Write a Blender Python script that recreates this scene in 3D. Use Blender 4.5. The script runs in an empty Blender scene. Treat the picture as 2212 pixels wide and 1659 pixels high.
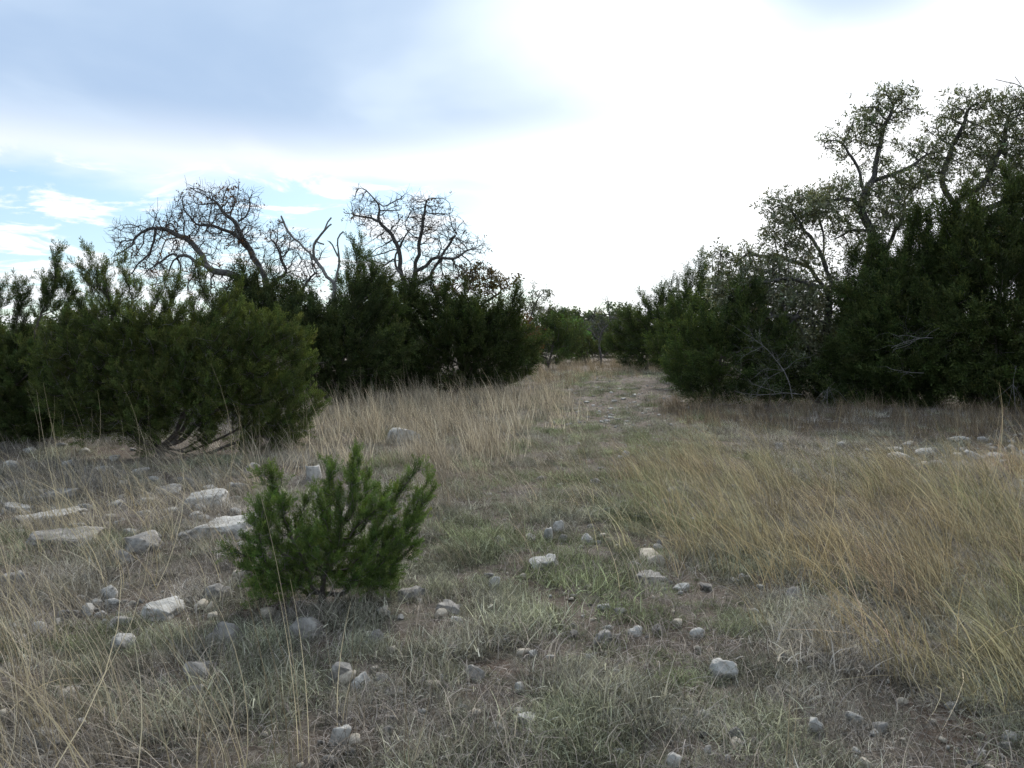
import bpy, math, random
import numpy as np
from mathutils import Vector, noise as mnoise

SC = bpy.context.scene
COL = SC.collection
R = math.radians

# ------------------------------------------------------------------ camera
# (pixel numbers below refer to the photograph scaled to 2212 x 1659)
FPX, PW, PH = 1791.0, 2212.0, 1659.0
EYE = 1.6
PITCH = R(2.86)
cam = bpy.data.cameras.new('camera')
cam.sensor_fit = 'HORIZONTAL'
cam.sensor_width = 36.0
cam.lens = 36.0 * FPX / PW
cam.clip_start, cam.clip_end = 0.05, 6000.0
camo = bpy.data.objects.new('camera', cam)
COL.objects.link(camo)
camo.location = (0, 0, EYE)
camo.rotation_euler = (R(90) - PITCH, 0, 0)
SC.camera = camo

# ------------------------------------------------------------------ light
SUN_AZ, SUN_EL = R(9.0), R(31.0)          # azimuth measured from +Y towards +X
sund = bpy.data.lights.new('sun', 'SUN')
sund.energy = 2.6
sund.angle = R(9)
sund.color = (1.0, 0.965, 0.92)
suno = bpy.data.objects.new('sun', sund)
COL.objects.link(suno)
SUNDIR = Vector((math.sin(SUN_AZ) * math.cos(SUN_EL), math.cos(SUN_AZ) * math.cos(SUN_EL), math.sin(SUN_EL)))
suno.rotation_euler = SUNDIR.to_track_quat('Z', 'Y').to_euler()

vs = SC.view_settings
vs.view_transform = 'Standard'
vs.look = 'None'
vs.exposure = 1.08
vs.gamma = 1.0
vs.use_curve_mapping = False
SC.cycles.max_bounces = 4
SC.cycles.diffuse_bounces = 2
SC.cycles.adaptive_threshold = 0.02
SC.cycles.transmission_bounces = 3
SC.cycles.transparent_max_bounces = 4


# ------------------------------------------------------------------ node helper
class NT:
    def __init__(s, tree):
        s.t = tree

    def n(s, typ, **kw):
        nd = s.t.nodes.new(typ)
        for k, v in kw.items():
            setattr(nd, k, v)
        return nd

    def put(s, sock, v):
        if isinstance(v, bpy.types.NodeSocket):
            s.t.links.new(v, sock)
        elif v is not None:
            sock.default_value = v

    def m(s, op, a, b=None, c=None, clamp=False):
        nd = s.n('ShaderNodeMath', operation=op)
        nd.use_clamp = clamp
        s.put(nd.inputs[0], a)
        s.put(nd.inputs[1], b)
        s.put(nd.inputs[2], c)
        return nd.outputs[0]

    def ss(s, v, lo, hi):
        nd = s.n('ShaderNodeMapRange', interpolation_type='SMOOTHSTEP')
        s.put(nd.inputs[0], v)
        s.put(nd.inputs[1], lo)
        s.put(nd.inputs[2], hi)
        return nd.outputs[0]

    def mix(s, f, a, b, blend='MIX'):
        nd = s.n('ShaderNodeMix', data_type='RGBA', blend_type=blend)
        s.put(nd.inputs[0], f)
        for sk, v in ((nd.inputs[6], a), (nd.inputs[7], b)):
            if isinstance(v, (tuple, list)) and len(v) == 3:
                v = (*v, 1.0)
            s.put(sk, v)
        return nd.outputs[2]

    def noise(s, vec, scale, detail=4.0, rough=0.55, dist=0.0, out=0):
        nd = s.n('ShaderNodeTexNoise')
        s.put(nd.inputs['Vector'], vec)
        nd.inputs['Scale'].default_value = scale
        nd.inputs['Detail'].default_value = detail
        nd.inputs['Roughness'].default_value = rough
        nd.inputs['Distortion'].default_value = dist
        return nd.outputs[out]


# ------------------------------------------------------------------ sky
world = bpy.data.worlds.new('World')
SC.world = world
world.use_nodes = True
world.node_tree.nodes.clear()
w = NT(world.node_tree)
tc = w.n('ShaderNodeTexCoord')
sep = w.n('ShaderNodeSeparateXYZ')
w.put(sep.inputs[0], tc.outputs['Generated'])
dx, dy, dz = sep.outputs
DEG = 180.0 / math.pi
az = w.m('MULTIPLY', w.m('ARCTAN2', dx, dy), DEG)
el = w.m('MULTIPLY', w.m('ARCSINE', dz), DEG)
zc = w.m('ADD', w.m('MAXIMUM', dz, 0.0), 0.13)
cv = w.n('ShaderNodeCombineXYZ')
w.put(cv.inputs[0], w.m('DIVIDE', dx, zc))
w.put(cv.inputs[1], w.m('DIVIDE', dy, zc))
plane = cv.outputs[0]                                   # cloud layer seen in perspective
sky = w.n('ShaderNodeTexSky', sky_type='NISHITA')
sky.sun_disc = False
sky.sun_elevation = SUN_EL
sky.sun_rotation = SUN_AZ
sky.air_density, sky.dust_density, sky.ozone_density = 1.0, 0.6, 1.5
ang = w.n('ShaderNodeVectorMath', operation='DOT_PRODUCT')
w.put(ang.inputs[0], tc.outputs['Generated'])
ang.inputs[1].default_value = SUNDIR
theta = w.m('MULTIPLY', w.m('ARCCOSINE', w.m('MINIMUM', ang.outputs['Value'], 1.0)), DEG)
glow = w.m('EXPONENT', w.m('MULTIPLY', w.m('POWER', w.m('DIVIDE', theta, 15.0), 2.0), -1.0))
n_big = w.m('SUBTRACT', w.noise(plane, 0.75, 5.0, 0.5, 0.3), 0.5)
n_soft = w.m('SUBTRACT', w.noise(plane, 0.42, 2.0, 0.4), 0.5)
n_wisp = w.noise(plane, 2.6, 7.0, 0.6, 0.6)
# thick grey deck: overhead, to the left and behind; its edge lies left of the sun
el_n = w.m('ADD', el, w.m('MULTIPLY', n_big, 8.0))
az_n = w.m('ADD', az, w.m('MULTIPLY', w.m('ADD', n_soft, n_big), 30.0))
edge_low = w.m('ADD', 12.2, w.m('MULTIPLY', w.m('MAXIMUM', w.m('ADD', az, 32.0), 0.0), 0.05))
deck = w.m('MULTIPLY', w.ss(w.m('SUBTRACT', el_n, edge_low), -3.6, 2.0), w.ss(az_n, 46.0, -10.0))
right_az = w.m('POWER', w.m('DIVIDE', w.m('SUBTRACT', w.m('ADD', az, w.m('MULTIPLY', n_big, 22.0)), 20.5), 8.5), 2.0)
right_el = w.m('POWER', w.m('DIVIDE', w.m('SUBTRACT', w.m('ADD', el, w.m('MULTIPLY', n_big, 13.0)), 23.0), 6.2), 2.0)
patch = w.m('MULTIPLY', w.ss(w.m('ADD', right_az, right_el), 1.7, 0.0), 0.97)
far_side = w.m('MULTIPLY', w.ss(w.m('ABSOLUTE', az), 45.0, 75.0), w.ss(w.m('ADD', n_big, w.m('MULTIPLY', el, 0.006)), -0.1, 0.14))
grey = w.m('MAXIMUM', w.m('MAXIMUM', deck, patch), w.m('MULTIPLY', far_side, 0.85))
# blue gap low on the left with wisps
gap = w.m('MULTIPLY', w.ss(w.m('ADD', el, w.m('MULTIPLY', n_big, 8.0)), 11.8, 9.6), w.ss(az_n, 14.0, -8.0))
wisp = w.ss(w.m('ADD', n_wisp, w.m('MULTIPLY', w.ss(el, 9.0, 3.0), 0.05)), 0.495, 0.61)
blue = w.m('MULTIPLY', gap, w.m('SUBTRACT', 1.0, w.m('MULTIPLY', wisp, 0.85)))
cloud_white = w.mix(1.0, (0.56, 0.572, 0.59), (0.56, 0.572, 0.59), 'MIX')
gl = w.n('ShaderNodeCombineColor')
for i_, k_ in enumerate((1.0, 0.97, 0.93)):
    w.put(gl.inputs[i_], w.m('MULTIPLY', glow, k_))
bright = w.mix(1.0, cloud_white, gl.outputs[0], 'ADD')
deck_tone = w.mix(w.ss(w.m('ADD', n_big, w.m('MULTIPLY', n_soft, 0.8)), -0.16, 0.22), (0.225, 0.30, 0.415), (0.42, 0.485, 0.555))
col = w.mix(grey, bright, deck_tone)
skys = w.mix(1.0, sky.outputs[0], (0.043, 0.054, 0.062, 1.0), 'MULTIPLY')
skyb = w.mix(0.24, skys, (0.46, 0.50, 0.54))             # thin high veil over the blue
col = w.mix(blue, col, skyb)
SKYK = 0.10
scl = w.n('ShaderNodeVectorMath', operation='SCALE')
w.put(scl.inputs[0], col)
scl.inputs[3].default_value = 1.0 / SKYK
bg = w.n('ShaderNodeBackground')
w.put(bg.inputs[0], scl.outputs[0])
bg.inputs[1].default_value = SKYK
wo = w.n('ShaderNodeOutputWorld')
w.t.links.new(bg.outputs[0], wo.inputs[0])


# ------------------------------------------------------------------ geometry of the view
CP, SP = math.cos(PITCH), math.sin(PITCH)


def ray(x, y):
    u, v = (x - PW / 2) / FPX, (PH / 2 - y) / FPX
    return np.array([u, CP + v * SP, -SP + v * CP])


def P(x, y, Y):
    """point on the pixel's ray at distance Y in front of the camera"""
    d = ray(x, y)
    return np.array([0, 0, EYE]) + d * (Y / d[1])


def hgt(x, y):
    """height of the ground: nearly level with small humps"""
    x = np.asarray(x, float)
    y = np.asarray(y, float)
    a = 0.025 * np.sin(0.9 * x + 0.4 * y) + 0.02 * np.sin(1.7 * y - 0.6 * x + 1.0) + 0.012 * np.sin(3.1 * x + 2.3 * y)
    b = 0.03 * np.sin(0.23 * x + 1.3) * np.sin(0.17 * y)
    return a + b


def G(x, y):
    """pixel -> point on the ground"""
    d = ray(x, y)
    t = EYE / -d[2]
    for _ in range(3):
        q = d * t
        t = (EYE - float(hgt(q[0], q[1]))) / -d[2]
    q = d * t
    return np.array([q[0], q[1], float(hgt(q[0], q[1]))])


def poly(pts):
    return np.array([G(max(-4000, x), max(y, 772))[:2] for x, y in pts])


def inside(pg, xy):
    x, y = xy[:, 0], xy[:, 1]
    r = np.zeros(len(x), bool)
    j = len(pg) - 1
    for i in range(len(pg)):
        xi, yi = pg[i]
        xj, yj = pg[j]
        c = ((yi > y) != (yj > y)) & (x < (xj - xi) * (y - yi) / (yj - yi + 1e-12) + xi)
        r ^= c
        j = i
    return r


# ------------------------------------------------------------------ mesh helpers
def mesh_from(name, V, F, mat=None, smooth=False, attrs=None):
    """F: (n,3) or (n,4) int array, or a list of such arrays"""
    me = bpy.data.meshes.new(name)
    Fs = F if isinstance(F, list) else [F]
    Fs = [f for f in Fs if len(f)]
    V = np.asarray(V, np.float32)
    me.vertices.add(len(V))
    me.vertices.foreach_set('co', V.ravel())
    loops = np.concatenate([f.ravel() for f in Fs]).astype(np.int32)
    tot = np.concatenate([np.full(len(f), f.shape[1], np.int32) for f in Fs])
    me.loops.add(len(loops))
    me.loops.foreach_set('vertex_index', loops)
    me.polygons.add(len(tot))
    st = np.concatenate([[0], np.cumsum(tot)[:-1]]).astype(np.int32)
    me.polygons.foreach_set('loop_start', st)
    me.polygons.foreach_set('loop_total', tot)
    me.update(calc_edges=True)
    if smooth:
        me.polygons.foreach_set('use_smooth', np.ones(len(tot), bool))
    if mat:
        me.materials.append(mat)
    for k, (typ, data) in (attrs or {}).items():
        at = me.attributes.new(k, typ, 'POINT')
        at.data.foreach_set({'FLOAT': 'value', 'FLOAT_COLOR': 'color', 'FLOAT_VECTOR': 'vector', 'INT': 'value'}[typ],
                            np.asarray(data, np.int32 if typ == 'INT' else np.float32).ravel())
    return me


def link(name, me, parent=None, loc=(0, 0, 0)):
    o = bpy.data.objects.new(name, me)
    COL.objects.link(o)
    o.location = loc
    if parent is not None:
        o.parent = parent
    return o


def tag(o, label=None, cat=None, group=None, kind=None):
    if label:
        o['label'] = label
    if cat:
        o['category'] = cat
    if group:
        o['group'] = group
    if kind:
        o['kind'] = kind
    return o


def thing(name, label, cat, loc, group=None):
    o = bpy.data.objects.new(name, None)
    o.empty_display_size = 0.2
    COL.objects.link(o)
    o.location = loc
    return tag(o, label, cat, group)


def scatter(name, protos, pts, rot, scl, idx, tint, parent=None, loc=(0, 0, 0)):
    """one object whose points carry small foliage pieces (geometry nodes)"""
    loc = np.asarray(loc, float)
    me = mesh_pts(name, pts - loc, rot, scl, idx, tint)
    o = link(name, me, parent, (0, 0, 0) if parent is not None else loc)
    key = protos['name']
    if 'group' not in protos:
        ng = bpy.data.node_groups.new('scatter_' + key, 'GeometryNodeTree')
        ng.interface.new_socket('Geometry', in_out='INPUT', socket_type='NodeSocketGeometry')
        ng.interface.new_socket('Geometry', in_out='OUTPUT', socket_type='NodeSocketGeometry')
        gi, go = ng.nodes.new('NodeGroupInput'), ng.nodes.new('NodeGroupOutput')
        ci = ng.nodes.new('GeometryNodeCollectionInfo')
        ci.inputs['Collection'].default_value = protos['col']
        ci.inputs['Separate Children'].default_value = True
        ci.inputs['Reset Children'].default_value = True
        ip = ng.nodes.new('GeometryNodeInstanceOnPoints')
        L = ng.links.new
        L(gi.outputs[0], ip.inputs['Points'])
        L(ci.outputs[0], ip.inputs['Instance'])
        ip.inputs['Pick Instance'].default_value = True

        def na(nm, typ):
            a = ng.nodes.new('GeometryNodeInputNamedAttribute')
            a.data_type = typ
            a.inputs['Name'].default_value = nm
            return a.outputs[0]
        er = ng.nodes.new('FunctionNodeEulerToRotation')
        L(na('rot', 'FLOAT_VECTOR'), er.inputs[0])
        L(er.outputs[0], ip.inputs['Rotation'])
        L(na('scl', 'FLOAT_VECTOR'), ip.inputs['Scale'])
        L(na('idx', 'INT'), ip.inputs['Instance Index'])
        L(ip.outputs[0], go.inputs[0])
        protos['group'] = ng
    md = o.modifiers.new('scatter', 'NODES')
    md.node_group = protos['group']
    return o


def mesh_pts(name, pts, rot, scl, idx, tint):
    me = bpy.data.meshes.new(name)
    n = len(pts)
    me.vertices.add(n)
    me.vertices.foreach_set('co', np.asarray(pts, np.float32).ravel())
    scl = np.asarray(scl, np.float32)
    if scl.ndim == 1:
        scl = np.repeat(scl[:, None], 3, 1)
    t4 = np.ones((n, 4), np.float32)
    t4[:, :3] = tint
    for k, typ, f, d in (('rot', 'FLOAT_VECTOR', 'vector', rot), ('scl', 'FLOAT_VECTOR', 'vector', scl),
                         ('idx', 'INT', 'value', idx), ('tint', 'FLOAT_COLOR', 'color', t4)):
        a = me.attributes.new(k, typ, 'POINT')
        a.data.foreach_set(f, np.ascontiguousarray(d, np.int32 if typ == 'INT' else np.float32).ravel())
    return me


def proto_set(name, meshes):
    c = bpy.data.collections.new('pieces_' + name)
    for i, me in enumerate(meshes):
        c.objects.link(bpy.data.objects.new('piece_%s_%02d' % (name, i), me))
    return {'name': name, 'col': c, 'n': len(meshes)}


def euler_from_dir(d):
    d = d / (np.linalg.norm(d, axis=1, keepdims=True) + 1e-9)
    e = np.zeros_like(d)
    e[:, 0] = np.arccos(np.clip(d[:, 2], -1, 1))
    e[:, 2] = np.arctan2(d[:, 0], -d[:, 1])
    return e


def unit(v):
    return v / (np.linalg.norm(v, axis=-1, keepdims=True) + 1e-9)


# ------------------------------------------------------------------ materials
def mat_new(name):
    m = bpy.data.materials.new(name)
    m.use_nodes = True
    m.node_tree.nodes.clear()
    t = NT(m.node_tree)
    out = t.n('ShaderNodeOutputMaterial')
    return m, t, out


def leaf_mat(name, ca, cb, trans=0.3, tr_col=(1.0, 1.0, 0.6), rough_spec=0.0):
    """colour from the piece (bt) and the whole tuft or twig (tint)"""
    m, t, out = mat_new(name)
    bt = t.n('ShaderNodeAttribute', attribute_name='bt')
    ti = t.n('ShaderNodeAttribute', attribute_name='tint', attribute_type='INSTANCER')
    c = t.mix(bt.outputs['Fac'], ca, cb)
    c = t.mix(1.0, c, ti.outputs['Color'], 'MULTIPLY')
    d = t.n('ShaderNodeBsdfDiffuse')
    t.put(d.inputs[0], c)
    tr = t.n('ShaderNodeBsdfTranslucent')
    t.put(tr.inputs[0], t.mix(1.0, c, tr_col, 'MULTIPLY'))
    ms = t.n('ShaderNodeMixShader')
    ms.inputs[0].default_value = trans
    t.t.links.new(d.outputs[0], ms.inputs[1])
    t.t.links.new(tr.outputs[0], ms.inputs[2])
    res = ms.outputs[0]
    if rough_spec:
        g = t.n('ShaderNodeBsdfGlossy')
        g.inputs['Roughness'].default_value = 0.45
        m2 = t.n('ShaderNodeMixShader')
        m2.inputs[0].default_value = rough_spec
        t.t.links.new(res, m2.inputs[1])
        t.t.links.new(g.outputs[0], m2.inputs[2])
        res = m2.outputs[0]
    t.t.links.new(res, out.inputs[0])
    return m


def noise_mat(name, cols, scale, bump=0.3, rough=0.9, detail=6.0, bscale=None, dist=0.0, stops=None, lichen=False):
    m, t, out = mat_new(name)
    g = t.n('ShaderNodeTexCoord')
    f = t.noise(g.outputs['Object'], scale, detail, 0.62, dist)
    cr = t.n('ShaderNodeValToRGB')
    e = cr.color_ramp.elements
    stops = stops or list(np.linspace(0.3, 0.7, len(cols)))
    while len(e) < len(cols):
        e.new(0.5)
    for i, c in enumerate(cols):
        e[i].position = stops[i]
        e[i].color = (*c, 1)
    t.put(cr.inputs[0], f)
    colr = cr.outputs[0]
    if lichen:
        l1 = t.ss(t.noise(g.outputs['Object'], 3.2, 6.0, 0.7, 0.8), 0.50, 0.64)
        colr = t.mix(t.m('MULTIPLY', l1, 0.75), colr, (0.085, 0.082, 0.074))
        l2 = t.ss(t.noise(g.outputs['Object'], 19.0, 5.0, 0.75), 0.56, 0.68)
        colr = t.mix(t.m('MULTIPLY', l2, 0.6), colr, (0.12, 0.105, 0.08))
    p = t.n('ShaderNodeBsdfPrincipled')
    t.put(p.inputs['Base Color'], colr)
    p.inputs['Roughness'].default_value = rough
    p.inputs['Specular IOR Level'].default_value = 0.25
    b = t.n('ShaderNodeBump')
    b.inputs['Strength'].default_value = bump
    b.inputs['Distance'].default_value = 0.03
    t.put(b.inputs['Height'], t.noise(g.outputs['Object'], bscale or scale * 3, 6.0, 0.7))
    t.put(p.inputs['Normal'], b.outputs[0])
    t.t.links.new(p.outputs[0], out.inputs[0])
    return m


M_ROCK = noise_mat('limestone_weathered', [(0.075, 0.07, 0.064), (0.18, 0.17, 0.155), (0.27, 0.257, 0.234), (0.42, 0.395, 0.35)],
                   7.0, 0.7, 0.92, 9.0, 24.0, 0.6, [0.28, 0.44, 0.56, 0.74], True)
M_ROCKP = noise_mat('limestone_pale', [(0.20, 0.175, 0.14), (0.36, 0.32, 0.26), (0.48, 0.435, 0.36)], 9.0, 0.5, 0.9, 8.0, 26.0, 0.4, [0.25, 0.45, 0.7])
M_ROCKW = noise_mat('limestone_white', [(0.13, 0.125, 0.115), (0.32, 0.31, 0.285), (0.47, 0.455, 0.42)], 9.0, 0.6, 0.9, 9.0, 30.0, 0.5, [0.25, 0.42, 0.7], True)
M_BARK = noise_mat('bark_oak', [(0.035, 0.032, 0.03), (0.09, 0.085, 0.08), (0.15, 0.145, 0.14)], 14.0, 0.8, 0.95, 6.0, 40.0)
M_BARKJ = noise_mat('bark_juniper', [(0.05, 0.042, 0.035), (0.11, 0.095, 0.085), (0.18, 0.165, 0.15)], 10.0, 0.8, 0.95, 6.0, 36.0)
M_DEAD = noise_mat('weathered_deadwood', [(0.08, 0.077, 0.073), (0.165, 0.16, 0.153), (0.26, 0.25, 0.24)], 10.0, 0.6, 0.95, 6.0, 40.0)
M_JUN = leaf_mat('juniper_foliage', (0.036, 0.055, 0.023), (0.112, 0.138, 0.054), 0.2, (1.0, 1.05, 0.5), 0.015)
M_OAK = leaf_mat('live_oak_leaves', (0.060, 0.070, 0.038), (0.125, 0.130, 0.075), 0.22, (1.0, 1.0, 0.5), 0.05)
M_BROWN = leaf_mat('dry_oak_leaves', (0.10, 0.060, 0.030), (0.20, 0.135, 0.075), 0.25, (1.0, 0.8, 0.5))
M_STRAW = leaf_mat('dry_grass', (0.13, 0.113, 0.088), (0.57, 0.525, 0.435), 0.25, (1.0, 0.98, 0.9), 0.02)
M_SHORT = leaf_mat('short_grass', (0.115, 0.107, 0.092), (0.54, 0.515, 0.465), 0.25, (1.0, 1.0, 0.85))

M_STALK = leaf_mat('seed_stalks', (0.34, 0.30, 0.215), (0.60, 0.55, 0.43), 0.25, (1.0, 0.96, 0.85), 0.02)


# ------------------------------------------------------------------ the ground
def grid_axis(parts):
    a = []
    for lo, hi, st in parts:
        a.append(np.arange(lo, hi, st))
    return np.unique(np.round(np.concatenate(a), 4))


ZONES = {
    'tall_left': poly([(-900, 1040), (200, 1005), (430, 1010), (560, 1030), (545, 1230), (440, 1290), (300, 1420), (430, 1560), (470, 1720), (450, 2300), (-1500, 2300)]),
    'tall_mid': poly([(560, 1000), (650, 905), (700, 880), (900, 862), (1080, 848), (1150, 842), (1215, 880), (1200, 930), (1110, 985), (960, 1060), (820, 1010), (700, 1010), (610, 1050)]),
    'thin_mid': poly([(820, 1010), (1110, 985), (1215, 940), (1330, 960), (1230, 1080), (1090, 1200), (960, 1290), (900, 1300), (900, 1100)]),
    'gold_right': poly([(1240, 1025), (1500, 990), (1850, 1012), (2212, 1008), (3200, 1010), (3600, 2100), (2300, 1700), (2000, 1500), (1760, 1370), (1560, 1270), (1410, 1140), (1290, 1070)]),
    'far_grass': poly([(1090, 850), (1135, 800), (1200, 778), (1420, 776), (1490, 800), (1400, 812), (1290, 822), (1200, 845)]),
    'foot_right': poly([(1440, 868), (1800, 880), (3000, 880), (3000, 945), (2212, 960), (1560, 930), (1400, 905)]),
    'gravel': poly([(1215, 860), (1290, 815), (1440, 808), (1475, 830), (1490, 880), (1500, 910), (1330, 925), (1190, 925)]),
    'rock_band': poly([(1780, 955), (2700, 940), (2900, 1010), (1880, 1005)]),
    'left_rocks': poly([(-200, 1050), (500, 1020), (600, 1150), (450, 1190), (380, 1120), (-200, 1140)]),
}


def soft_inside(name, xy, rng, s=0.05):
    d = np.linalg.norm(xy, axis=1, keepdims=True)
    return inside(ZONES[name], xy + rng.normal(0, 1, xy.shape) * s * d * np.array([[0.7, 1.0]]))


gx = grid_axis([(-1500, -60, 90), (-60, -16, 2), (-16, 16.01, 0.16), (16, 60, 2), (60, 1501, 90)])
gy = grid_axis([(-400, -8, 40), (-8, 1.5, 0.8), (1.5, 14, 0.12), (14, 60, 0.5), (60, 200, 8), (200, 1801, 100)])
XX, YY = np.meshgrid(gx, gy)
ZZ = hgt(XX, YY)
fine = (np.abs(XX) < 16) & (YY < 20)
rough = np.array([mnoise.fractal(Vector((a * 1.6, b * 1.6, 0.0)), 0.8, 2.0, 5) for a, b in zip(XX.ravel(), YY.ravel())]).reshape(XX.shape)
ZZ = ZZ + np.where(fine, rough * 0.012 - 0.004, 0)
GV = np.stack([XX, YY, ZZ], -1).reshape(-1, 3)
nx, ny = len(gx), len(gy)
ii = np.arange(nx * ny).reshape(ny, nx)
GF = np.stack([ii[:-1, :-1], ii[:-1, 1:], ii[1:, 1:], ii[1:, :-1]], -1).reshape(-1, 4)
gr = np.random.default_rng(5)
zg = inside(ZONES['gravel'], GV[:, :2] + gr.normal(0, 1.3, (len(GV), 2))).astype(float)
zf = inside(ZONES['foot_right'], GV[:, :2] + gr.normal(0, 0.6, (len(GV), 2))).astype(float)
mg, t, out = mat_new('stony_soil')
tcg = t.n('ShaderNodeTexCoord')
a1 = t.n('ShaderNodeAttribute', attribute_name='gravel')
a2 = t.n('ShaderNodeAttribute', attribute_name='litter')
nA = t.noise(tcg.outputs['Object'], 1.1, 6.0, 0.6, 0.4)
nB = t.noise(tcg.outputs['Object'], 28.0, 6.0, 0.7)
nC = t.noise(tcg.outputs['Object'], 140.0, 3.0, 0.7)
soil = t.mix(t.ss(nA, 0.38, 0.62), (0.088, 0.062, 0.046), (0.125, 0.106, 0.086))
soil = t.mix(t.ss(nB, 0.45, 0.66), soil, (0.175, 0.155, 0.13))
soil = t.mix(t.m('MULTIPLY', t.ss(nC, 0.54, 0.66), 0.45), soil, (0.26, 0.235, 0.20))
soil = t.mix(t.m('MULTIPLY', a1.outputs['Fac'], 0.95), soil, t.mix(t.ss(nB, 0.4, 0.65), (0.068, 0.051, 0.038), (0.125, 0.099, 0.076)))
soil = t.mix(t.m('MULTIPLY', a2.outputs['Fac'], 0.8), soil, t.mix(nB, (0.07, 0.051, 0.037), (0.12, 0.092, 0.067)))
pb = t.n('ShaderNodeBsdfPrincipled')
t.put(pb.inputs['Base Color'], soil)
pb.inputs['Roughness'].default_value = 0.97
pb.inputs['Specular IOR Level'].default_value = 0.1
bm_ = t.n('ShaderNodeBump')
bm_.inputs['Strength'].default_value = 0.9
bm_.inputs['Distance'].default_value = 0.03
t.put(bm_.inputs['Height'], t.m('ADD', nB, t.m('MULTIPLY', nC, 0.5)))
t.put(pb.inputs['Normal'], bm_.outputs[0])
t.t.links.new(pb.outputs[0], out.inputs[0])
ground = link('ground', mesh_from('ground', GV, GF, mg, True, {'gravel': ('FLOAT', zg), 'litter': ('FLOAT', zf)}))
tag(ground, 'dry stony pasture ground of brown soil and gravel', kind='structure')


# ------------------------------------------------------------------ wood
def colonize(P0, par0, A, D, infl, kill, iters, jit, trop, rng, maxn=9000):
    n = len(P0)
    pos = np.zeros((maxn, 3))
    pos[:n] = P0
    par = np.full(maxn, -1, int)
    par[:n] = par0
    last = np.zeros((maxn, 3))
    cc = np.zeros(maxn, int)
    dm = np.linalg.norm(A[:, None] - pos[None, :n], axis=2)
    ni = dm.argmin(1)
    nd = dm.min(1)
    for it in range(iters):
        act = nd < infl
        if not act.any():
            break
        acc = np.zeros((n, 3))
        np.add.at(acc, ni[act], unit(A[act] - pos[ni[act]]))
        nodes = np.unique(ni[act])
        nodes = nodes[cc[nodes] < 4]
        v = unit(unit(acc[nodes]) + jit * rng.normal(0, 1, (len(nodes), 3)) + trop)
        ok = (v * last[nodes]).sum(1) < 0.9
        nodes, v = nodes[ok], v[ok]
        k = len(nodes)
        if k == 0 or n + k > maxn:
            break
        pos[n:n + k] = pos[nodes] + D * v * rng.uniform(0.75, 1.2, (k, 1))
        par[n:n + k] = nodes
        last[nodes] = v
        cc[nodes] += 1
        dn = np.linalg.norm(A[:, None] - pos[None, n:n + k], axis=2)
        m = dn.min(1)
        am = dn.argmin(1) + n
        up = m < nd
        nd[up] = m[up]
        ni[up] = am[up]
        n += k
        keep = nd > kill
        A, nd, ni = A[keep], nd[keep], ni[keep]
        if len(A) == 0:
            break
    return pos[:n], par[:n]


def radii(par, rtip, ex):
    n = len(par)
    a = np.zeros(n)
    tip = rtip ** ex
    r = np.zeros(n)
    for i in range(n - 1, -1, -1):
        if a[i] == 0:
            a[i] = tip
        r[i] = a[i] ** (1 / ex)
        if par[i] >= 0:
            a[par[i]] += a[i]
    return r


class Tubes:
    def __init__(s):
        s.V, s.F, s.n = [], [], 0

    def add(s, pts, rad, sides):
        pts = np.asarray(pts, float)
        m = len(pts)
        if m < 2:
            return
        rad = np.asarray(rad, float)
        tg = np.gradient(pts, axis=0)
        tg = unit(tg)
        ref = np.array([0.31, 0.17, 0.93]) if abs(tg[0][2]) < 0.8 else np.array([0.9, 0.3, 0.1])
        a = unit(np.cross(tg, ref))
        b = np.cross(tg, a)
        th = np.arange(sides) * 2 * np.pi / sides
        ring = pts[:, None] + rad[:, None, None] * (np.cos(th)[None, :, None] * a[:, None] + np.sin(th)[None, :, None] * b[:, None])
        s.V.append(ring.reshape(-1, 3))
        i = np.arange(m - 1)[:, None] * sides + np.arange(sides)[None]
        j = np.arange(m - 1)[:, None] * sides + (np.arange(sides)[None] + 1) % sides
        s.F.append(np.stack([i, j, j + sides, i + sides], -1).reshape(-1, 4) + s.n)
        s.n += m * sides

    def mesh(s, name, mat, off):
        return mesh_from(name, np.concatenate(s.V) - off, np.concatenate(s.F), mat, True)


def chains(pos, par, r):
    n = len(par)
    ch = [[] for _ in range(n)]
    for i in range(n):
        if par[i] >= 0:
            ch[par[i]].append(i)
    out = []
    stack = [(None, i) for i in range(n) if par[i] < 0]
    while stack:
        p0, i = stack.pop()
        c = [] if p0 is None else [p0]
        while True:
            c.append(i)
            k = ch[i]
            if not k:
                break
            k = sorted(k, key=lambda q: -r[q])
            for q in k[1:]:
                stack.append((i, q))
            i = k[0]
        out.append(c)
    return out


def limb_nodes(lines, D, rng, wob=0.03):
    """lines: polylines (lists of 3D points); the first is the trunk, others start nearest to earlier nodes"""
    pos, par = [], []
    for li, ln in enumerate(lines):
        ln = [np.asarray(q, float) for q in ln]
        if li == 0:
            prev = -1
        else:
            d = np.linalg.norm(np.array(pos) - ln[0], axis=1)
            prev = int(d.argmin())
            ln = [pos[prev]] + ln[1:]
        for a, b in zip(ln[:-1], ln[1:]):
            k = max(1, int(np.linalg.norm(b - a) / D))
            for j in range(k + 1):
                if j == 0 and (prev != -1):
                    continue
                q = a + (b - a) * j / k
                if j not in (0, k):
                    q = q + rng.normal(0, wob, 3)
                pos.append(q)
                par.append(prev)
                prev = len(pos) - 1
    return np.array(pos), np.array(par)


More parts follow.
